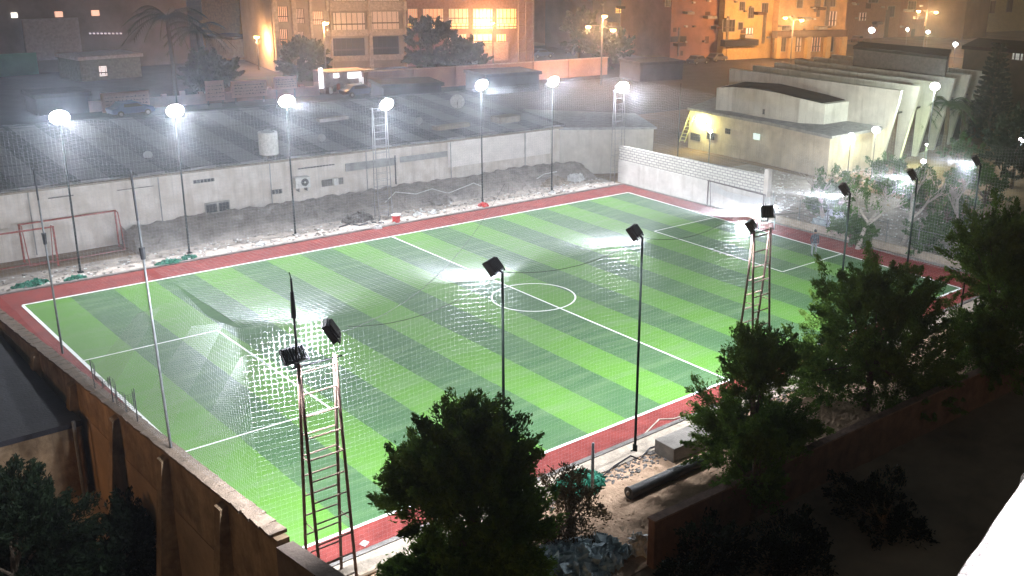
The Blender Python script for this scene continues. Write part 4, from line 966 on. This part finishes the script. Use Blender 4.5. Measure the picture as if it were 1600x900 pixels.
# street boundary wall and notice boards
PKW = mat('pink_boundary', (.42, .28, .25), .9, .2, .3, bump=.2)
sw_ = thing('boundary_wall', 'long pinkish street wall behind the sheds', 'wall', (51.5, 87.4, 0))
b = MB(); b.box((20, .15, 1.25), (40, .3, 2.5)); b.build('wall_face', PKW, sw_)
b = MB(); b.box((20, .15, 2.56), (40.2, .45, .12)); b.build('coping', mat('pale_pink_coping', (.5, .4, .38), .9), sw_)
for i in range(7):
    b = MB(); b.box((.5+i*6.4, -.1, 1.3), (.35, .2, 2.6)); b.build('pier', PKW, sw_)
def text_lines(parent, O, u, wd, rows, m):
    """lines of small illegible script strokes, as the photo shows them"""
    b = MB(); rs = random.Random(5)
    for z in rows:
        x = -wd*.42
        while x < wd*.42:
            l = rs.uniform(.08, .35); b.box(O+u*(x+l/2)+Vector((0, 0, z)), (l, .02, .04), rz=math.atan2(u.y, u.x))
            if rs.random() < .4: b.box(O+u*(x+l/2)+Vector((0, 0, z+.07)), (.05, .02, .09), rz=math.atan2(u.y, u.x))
            x += l+rs.uniform(.08, .2)
    b.build('lettering', m, parent)
PB = mat('pink_board', (.75, .50, .46), .8, .08, .5); INK = mat('board_ink', (.22, .12, .14), .8)
for i, (x0, x1, y0, y1, lb) in enumerate(((160, 231, 141, 176, 'wide pink notice board with lines of writing between the two left lamps'), (322, 348, 125, 158, 'narrow pink notice board, first of the pair'), (362, 415, 124, 153, 'broad pink notice board right of the narrow one'), (428, 462, 118, 140, 'pink notice board partly behind the third lamp'))):
    a = onY(x0, y1, 87.0); c = onY(x1, y0, 87.0); wd = abs(c.x-a.x); hh_ = abs(c.z-a.z)
    t_ = thing('notice_board', lb, 'notice board', ((a.x+c.x)/2, 86.9, min(a.z, c.z)), 0, 'pink notice boards on the street wall')
    b = MB(); b.box((0, 0, hh_/2), (wd, .12, hh_)); b.build('board', PB, t_)
    b = MB()
    for s in (-1, 1): b.box((s*wd*.4, .05, -.2), (.12, .1, max(.2, min(a.z, c.z))*2)); 
    b.build('support', GREYP, t_)
    text_lines(t_, Vector((0, -.07, 0)), Vector((1, 0, 0)), wd, [hh_*k for k in (.2, .38, .56, .74)], INK)
lw2 = thing('low_street_wall', 'low pink wall running behind the notice boards at the left', 'wall', (18, 88.6, 0))
b = MB(); b.box((13, 0, .55), (30, .3, 1.1)); b.build('wall_face', mat('pink_low_wall', (.5, .33, .30), .9, .2, .6), lw2)
b = MB()
for i in range(16): b.box((-1.5+i*1.95, 0, 1.2+.1*(i % 2)), (.5, .35, .3+.2*(i % 2)))
b.build('coping_block', _M['pink_low_wall'], lw2)
# shop/kiosk with lights
ks = thing('kiosk', 'brightly lit roadside kiosk with goods beside the street wall', 'kiosk', G(535, 142)); b = MB()
b.box((0, 0, 1.3), (6, 3, 2.6)); b.build('wall', mat('kiosk_wall', (.35, .28, .28), .9), ks)
b = MB(); b.box((0, -1.9, 2.7), (6.4, 1.6, .12)); b.build('awning', GREYP, ks)
for i, (x, z, s, e) in enumerate(((-3.6, 2.0, (.5, .1, 2.4), 4), (-1.6, 2.2, (.6, .1, .5), 5), (.8, 2.2, (1.8, .1, .9), 1.6), (2.4, 2.4, (.5, .1, .4), 4), (2.0, 1.4, (1.2, .1, .8), .7))):
    b = MB(); b.box((x, -1.75, z), s); b.build('lit_panel', emit('kiosk_light_%d' % i, (.95, .95, 1.0), e), ks)
for i in range(12):
    b = MB(); b.blob((-2.6+i*.5, -2.1, .5+.2*(i % 3)), (.25, .25, .4), 8, 6, .2); b.build('goods', [WHT, DCONC, RED, GREYP][i % 4], ks)
DRK2 = mat('dark_tin', (.06, .055, .065), .8, .3, .6)
for (pl, pr, H, dp, lb) in (((600, 164), (690, 160), 2.0, 5, 'low dark tin store behind the long shed, below the street wall'), ((760, 148), (842, 142), 2.2, 5, 'low dark tin store behind the pair of right far lamps'), ((1000, 128), (1066, 124), 2.4, 5, 'small dark hut on the open ground left of the folded roof hall'), ((60, 182), (140, 176), 1.8, 4, 'low dark store beside the wide notice board')):
    block(lb, pl, pr, H, dp, DRK2, cat='shed')
# parked cars
CARC = [('dark blue', (.03, .05, .12)), ('black', (.02, .02, .025)), ('dark grey', (.08, .08, .09)), ('blue', (.05, .10, .28)), ('dark red', (.12, .03, .03))]
GLS = mat('car_glass', (.02, .02, .025), .1, .1, 2, bump=0, spec=.6); TYR = mat('tyre', (.02, .02, .02), .8)
def car(label, p, rz, ci):
    t_ = thing('parked_car', label, 'car', p, rz, 'cars parked along the street')
    pr = [(-2.1, .35), (-2.15, .8), (-1.6, .95), (-1.1, 1.42), (.5, 1.45), (1.1, .98), (2.0, .85), (2.15, .55), (2.1, .35)]
    n = len(pr); b = MB(); b.add([(x, -.82, z) for x, z in pr]+[(x, .82, z) for x, z in pr], [tuple(range(n)), tuple(range(2*n-1, n-1, -1))]+[(i, n+i, n+(i+1) % n, (i+1) % n) for i in range(n)])
    b.build('body', mat('car_paint_'+CARC[ci][0].replace(' ', '_'), CARC[ci][1], .35, .05, 2, bump=0, spec=.5), t_, bevel=.06)
    b = MB(); b.add([(-1.0, -.835, 1.0), (-.75, -.835, 1.34), (.4, -.835, 1.36), (.9, -.835, 1.0)], [(0, 3, 2, 1)]); b.box((-.3, 0, 1.2), (1.3, 1.69, .26)); b.build('window', GLS, t_)
    for x in (-1.35, 1.35):
        for y in (-.78, .78):
            b = MB(); b.tube([(x, y-.1, .33), (x, y+.1, .33)], .33, 14); w_ = b.build('wheel', TYR, t_)
            b = MB(); b.tube([(x, y-.11, .33), (x, y+.11, .33)], .18, 10); b.build('rim', GREYP, w_)
    for y in (-.6, .6):
        b = MB(); b.box((2.1, y, .68), (.12, .3, .14)); b.build('headlight', WHT, t_)
for i, (px, py, rz, c, lb) in enumerate(((1090, 100, .1, 1, 'black car parked below the brick red block'), (560, 150, .05, 0, 'dark blue car parked beside the kiosk'), (205, 180, .1, 3, 'blue car parked below the wide notice board'), (845, 90, .0, 0, 'dark blue car parked in front of the scaffold'), (1340, 66, .2, 4, 'dark red car parked left of the grey rooftop block'), (1120, 96, .1, 2, 'dark grey car parked by the yellow block'), (900, 84, .1, 2, 'dark grey car parked behind the street wall'))):
    car(lb, G(px, py), rz, c)
# water tank truck-like dark trees in the street
DLEAF = leafmat('street_leaf', (.025, .045, .03), (.05, .075, .045))
for i, (px, py, z, wv, hv, lb) in enumerate(((672, 75, 4.5, 80, 70, 'round dark tree in front of the amber windowed block'), (470, 95, 2.5, 90, 40, 'low dark hedge tree before the tan office block'), (330, 115, 3, 90, 40, 'low dark tree left of the tan block'), (905, 40, 6, 70, 30, 'dark palm-like crown before the pink block'), (730, 90, 2.5, 60, 26, 'small dark bush left of the pink panel'), (950, 75, 3, 90, 30, 'dark tree below the triple sodium lamps'))):
    tree_at(lb, px, py, z, wv, hv, n=120, per=90, size=.28, m=DLEAF, seed=80+i, lobes=8, spray=1.3, group='street trees', name='street_tree')
def palm(label, base, h, r, nf=16, m=DLEAF, droop=.6, seed=1, group='palms'):
    rs = random.Random(seed); t_ = thing('palm_tree', label, 'palm', base, 0, group); b = MB(); b.tube([(0, 0, 0), (.15, 0, h*.5), (0, 0, h)], .28, 8, .2); b.build('trunk', BARK, t_)
    b = MB()
    for i in range(nf):
        a = 2*math.pi*i/nf+rs.uniform(-.2, .2); el = rs.uniform(.1, 1.1); d = Vector((math.cos(a), math.sin(a), 0)); side = Vector((-d.y, d.x, 0)); prev = Vector((0, 0, h))
        n = 9
        for k in range(n):
            q = (k+1)/n; p = Vector((0, 0, h))+d*(r*q*math.cos(el*.6))+Vector((0, 0, r*(math.sin(el)*q-droop*q*q*1.3)))
            b.tube([prev, p], .03, 3)
            for s in (-1, 1):
                for w_ in (.3, .8):
                    c = prev.lerp(p, w_); tip = c+side*s*r*.30*(1-q*.6)+d*r*.1-Vector((0, 0, r*.12)); e = d*.05
                    b.add([c-e, c+e, tip], [(0, 1, 2)])
            prev = p
    b.build('crown', m, t_)
palm('tall dark palm at the left before the orange gatehouse', G(275, 165), 9.5, 4.5, 22, seed=1)
palm('dark palm left of the office block, slightly lower', G(318, 150), 7.5, 3.8, 18, seed=2)
GP = leafmat('lit_palm_leaf', (.05, .10, .04), (.09, .16, .05))
palm('green lit palm in front of the hall fins', G(1425, 238), 4.6, 2.6, 16, GP, seed=3)
palm('green lit palm right of the hall fins', G(1472, 246), 5.4, 3.0, 18, GP, seed=4)
palm('small palm between hall and conifer', G(1500, 232), 4.4, 2.6, 16, DLEAF, seed=5)
# conifer
cf = thing('conifer', 'tall dark norfolk pine in front of the right house', 'tree', G(1540, 232)); b = MB(); b.tube([(0, 0, 0), (0, 0, 11)], .2, 8, .04); b.build('trunk', BARK, cf)
cl = []
for k in range(20):
    z = 1.2+k*.5; rr = 2.9*(1-z/12.2)
    for i in range(9):
        a = i*.698+k*.4
        for q in (.35, .7, 1.0): cl.append(((rr*q*math.cos(a), rr*q*math.sin(a), z+.15*q), (.35*math.cos(a), .35*math.sin(a), .12), .12))
leaf_mesh('crown', cl, 26, .16, DLEAF, cf)
tree_at('broad dark tree at the right edge below the house', 1590, 225, 4, 150, 70, n=160, per=90, size=.18, m=DLEAF, seed=95, lobes=9, spray=1.0, group='street trees')

# ------------------------------------------------------------------ street lamps
SOD = emit('sodium_lamp', (1.0, .55, .12), 60)
WLT = emit('white_lamp', (1, .95, 1.0), 40)
def street_lamp(label, px, py, z, bulbs, power, m=SOD, col=SODIUM, r=.35, group='sodium street lamps'):
    c = G(px, py, z); t_ = thing('street_lamp', label, 'street lamp', (c.x, c.y, 0), 0, group)
    b = MB(); b.tube([(0, 0, 0), (0, 0, z*.6), (0, 0, z-.2)], .12, 8, .07); b.build('pole', POLEG, t_)
    side = Vector((R.x, R.y, 0)).normalized()
    for o_ in bulbs:
        q = side*o_[0]+Vector((0, 0, z+o_[1]))
        b = MB(); b.tube([(0, 0, z-.3), side*o_[0]*.5+Vector((0, 0, z+o_[1]+.2)), q+Vector((0, 0, .18))], .05, 6); b.build('arm', POLEG, t_)
        b = MB(); b.box(q+Vector((0, 0, .14)), (.9, .45, .12), rz=math.atan2(side.y, side.x)); hd = b.build('lamp_head', GREYP, t_)
        b = MB(); b.blob(q, (r, r, r*.5), 12, 8); b.build('bulb', m, hd)
        lamp('POINT', q-Vector((0, 0, .5)), power, col, t_, radius=.35)
street_lamp('sodium street lamp on a pale pole before the tan office block', 505, 36, 8, [(.3, 0)], 8000)
street_lamp('triple headed sodium street lamp left of the dark block', 941, 36, 8.5, [(.3, .9), (-1.9, -.6), (1.5, -.9)], 4000)
street_lamp('double sodium street lamp before the yellow and amber blocks', 1240, 30, 8, [(-1.4, .15), (1.4, -.1)], 9000)
street_lamp('pair of sodium lamps on one pole at the top right', 1449, 18, 9, [(-1.7, 0), (1.7, -.1)], 9000)
street_lamp('sodium lamp between the gatehouse and the office block', 401, 58, 4.5, [(0, 0)], 4000)
street_lamp('sodium lamp behind the bright window of the amber windowed block', 770, 36, 6.5, [(0, 0)], 5000, r=.25)
def wall_light(label, px, py, z, power, col, m=WLT, r=.25, cat='lamp', name='white_lamp'):
    c = G(px, py, z); t_ = thing(name, label, cat, (c.x, c.y, 0), 0, 'white lamps at the right hand buildings')
    b = MB(); b.tube([(0, 0, 0), (0, 0, z-.2)], .05, 6); b.build('pole', POLEG, t_)
    b = MB(); b.blob((0, 0, z), (r, r, r*.8), 12, 8); b.build('bulb', m, t_)
    if power: lamp('POINT', (0, 0, z-.35), power, col, t_, radius=.2)
GW = (.86, 1.0, .84); YW = (1.0, .97, .72)
wall_light('white lamp at the right end of the annex, lower one', 1330, 212, 4.7, 700, (1, 1, .85))
wall_light('white lamp at the corner of the annex, next to the lower one', 1369, 203, 4.9, 1300, GW, r=.35)
wall_light('yellowish lamp lighting the left end of the annex wall', 1110, 205, 4.2, 500, (1, .97, .6), r=.18)
wall_light('white lamp before the hall fins and palms', 1461, 135, 8.4, 5000, GW, r=.42)
wall_light('white lamp in the conifer, upper one', 1533, 85, 6, 1200, GW, r=.32)
wall_light('white lamp in the conifer, lower one', 1534, 118, 5, 1500, GW, r=.34)
wall_light('white lamp on the house corner above the folded roof', 1493, 69, 8, 700, (1, .9, .8), r=.3)
wall_light('white lamp on the street beyond the grey rooftop block', 1418, 46, 5, 900, GW, r=.28)
wall_light('lamp inside the green lit court beyond the grey rooftop block', 1450, 50, 5, 1600, (.85, 1, .5), r=.35)
wall_light('wide white canopy lamp left of the grey rooftop block', 1362, 47, 6, 1800, (1, .9, .95), r=.55)
wall_light('small lamp at the villa eave, top right corner', 1583, 9, 6, 1400, (1, .9, .5), r=.5)
wall_light('small white lamp beyond the red brown block at the very top', 1428, 2, 7, 0, GW, r=.6)
wall_light('white lamp in the garden behind the pole with the forked tree', 1443, 252, 2.5, 130, GW, r=.22)
wall_light('small white lamp in the garden beside the wall pier', 1188, 322, 1.8, 40, WHITE, r=.12)
wall_light('second small white lamp in the garden beside the wall pier', 1212, 323, 1.8, 40, WHITE, r=.12)
wall_light('dim orange lamp between the garden shrubs', 1496, 292, 2.0, 25, (1, .2, .05), m=emit('orange_lamp', (1, .2, .06), 3), r=.16)
wall_light('white lamp at the right edge of the garden', 1597, 218, 3.0, 250, WHITE, r=.3)
def bulkhead(label, px, py, O, N, power, col):
    p = plane_hit(px, py, O, N)+N*.12; t_ = thing('bulkhead_lamp', label, 'lamp', p)
    b = MB(); b.blob((0, 0, 0), (.16, .16, .14), 12, 8); b.build('bulb', emit('yellow_bulb', (1, .95, .5), 25), t_)
    b = MB(); b.box(-N*.06, (.34, .34, .08), rz=0); b.build('back_plate', GREYP, t_)
    lamp('POINT', N*.75, power, col, t_, radius=.15)
bulkhead('yellow bulkhead lamp glaring on the left end of the annex wall', 1101, 193, G(1078, 170, 3.9), fn_, 420, (1, .93, .32))
bulkhead('yellow bulkhead lamp on the left end of the annex wall, beside the hatch', 1090, 186, G(1078, 170, 3.9), fn_, 160, (1, .93, .32))
eA, eB = G(1298, 212, 3.9), G(1375, 198, 3.9); eu = (eB-eA); eu.z = 0; eN = Vector((eu.y, -eu.x, 0)).normalized()
if eN.dot(CAM-eA) < 0: eN = -eN
bulkhead('yellow bulkhead lamp on the narrow end wall of the annex', 1328, 214, eA, eN, 420, (1, .95, .45))
wall_light('greenish ground lamp among the palms beside the hall fins', 1448, 226, 2.2, 700, (.75, 1, .45), r=.12)
# yellow ladder at the annex corner
b = MB(); A = plane_hit(1070, 220, G(1078, 170, 3.9), fn_); B = plane_hit(1083, 172, G(1078, 170, 3.9), fn_); C = plane_hit(1078, 221, G(1078, 170, 3.9), fn_); D = plane_hit(1091, 173, G(1078, 170, 3.9), fn_)
off = fn_*.8
for a, c in ((A, B), (C, D)): b.tube([a+off, c+off*.4], .06, 6)
for i in range(9): q = (i+.5)/9; b.tube([(A+off).lerp(B+off*.4, q), (C+off).lerp(D+off*.4, q)], .04, 5)
tag(b.build('ladder', mat('yellow_ladder', (.55, .55, .25), .7)), 'yellow lit ladder leaning at the left end of the annex', 'ladder')
# street lamp warming the outside of the left wall
pl = thing('street_lamp', 'sodium lamp out of view lighting the ochre buttresses', 'street lamp', (-8.5, 13, -3.4), 0)
b = MB(); b.tube([(0, 0, 0), (0, 0, 6.0)], .1, 8, .06); b.build('pole', POLEG, pl)
b = MB(); b.blob((0, 0, 6.0), (.25, .25, .15), 10, 6); b.build('bulb', SOD, pl); lamp('SPOT', (0, 0, 5.6), 750, (1, .55, .28), pl, math.radians(95), .6, (1, -.45, -.35), .2)

# ------------------------------------------------------------------ white balcony ledge next to the camera
b = MB(); z = 18.75
edge = [(1480, 915), (1491, 892), (1507, 866), (1530, 838), (1548, 808), (1566, 782), (1583, 760), (1595, 742), (1598, 728), (1606, 722), (1700, 700), (1760, 980)]
W = [G(x, y, z) for x, y in edge]
b.prism([(q.x, q.y) for q in W], z-.35, z)
le = thing('balcony_ledge', 'glaring white plastered balcony ledge in the bottom right corner', 'ledge', (0, 0, 0))
b.build('ledge_top', mat('white_plaster', (.85, .82, .82), .8, .05, 12, bump=.3), le, bevel=.02)
cc = G(1720, 860, z)
bl = thing('balcony_lamp', 'small lamp over the white balcony ledge, outside the frame', 'lamp', (cc.x+.25, cc.y-.1, z))
b = MB(); b.tube([(0, 0, 0), (0, 0, .45)], .015, 8); b.build('stem', POLEG, bl); b = MB(); b.blob((0, 0, .5), (.04, .04, .05)); b.build('bulb', WLT, bl)
b = MB(); b.tube([(0, 0, .47), (0, 0, .62)], .14, 16, .05, cap=False); b.build('shade', BLK, bl)
lamp('SPOT', (0, 0, .46), 330, (1, .93, .95), bl, math.radians(150), .3, (0, 0, -1), .03)

# ------------------------------------------------------------------ haze: thin volume added to imitate lens veil and glow around the lamps
hm = bpy.data.materials.new('haze'); hm.use_nodes = True; t = hm.node_tree; t.nodes.clear()
vo = t.nodes.new('ShaderNodeVolumePrincipled'); vo.inputs['Color'].default_value = (.78, .86, 1.0, 1); vo.inputs['Density'].default_value = .0009; vo.inputs['Anisotropy'].default_value = .86
ou = t.nodes.new('ShaderNodeOutputMaterial'); t.links.new(vo.outputs[0], ou.inputs['Volume'])
b = MB(); b.box((110, 180, 12.8), (622, 482, 34.6)); tag(b.build('haze', hm), 'thin bright night haze over the whole place', 'haze', kind='stuff')
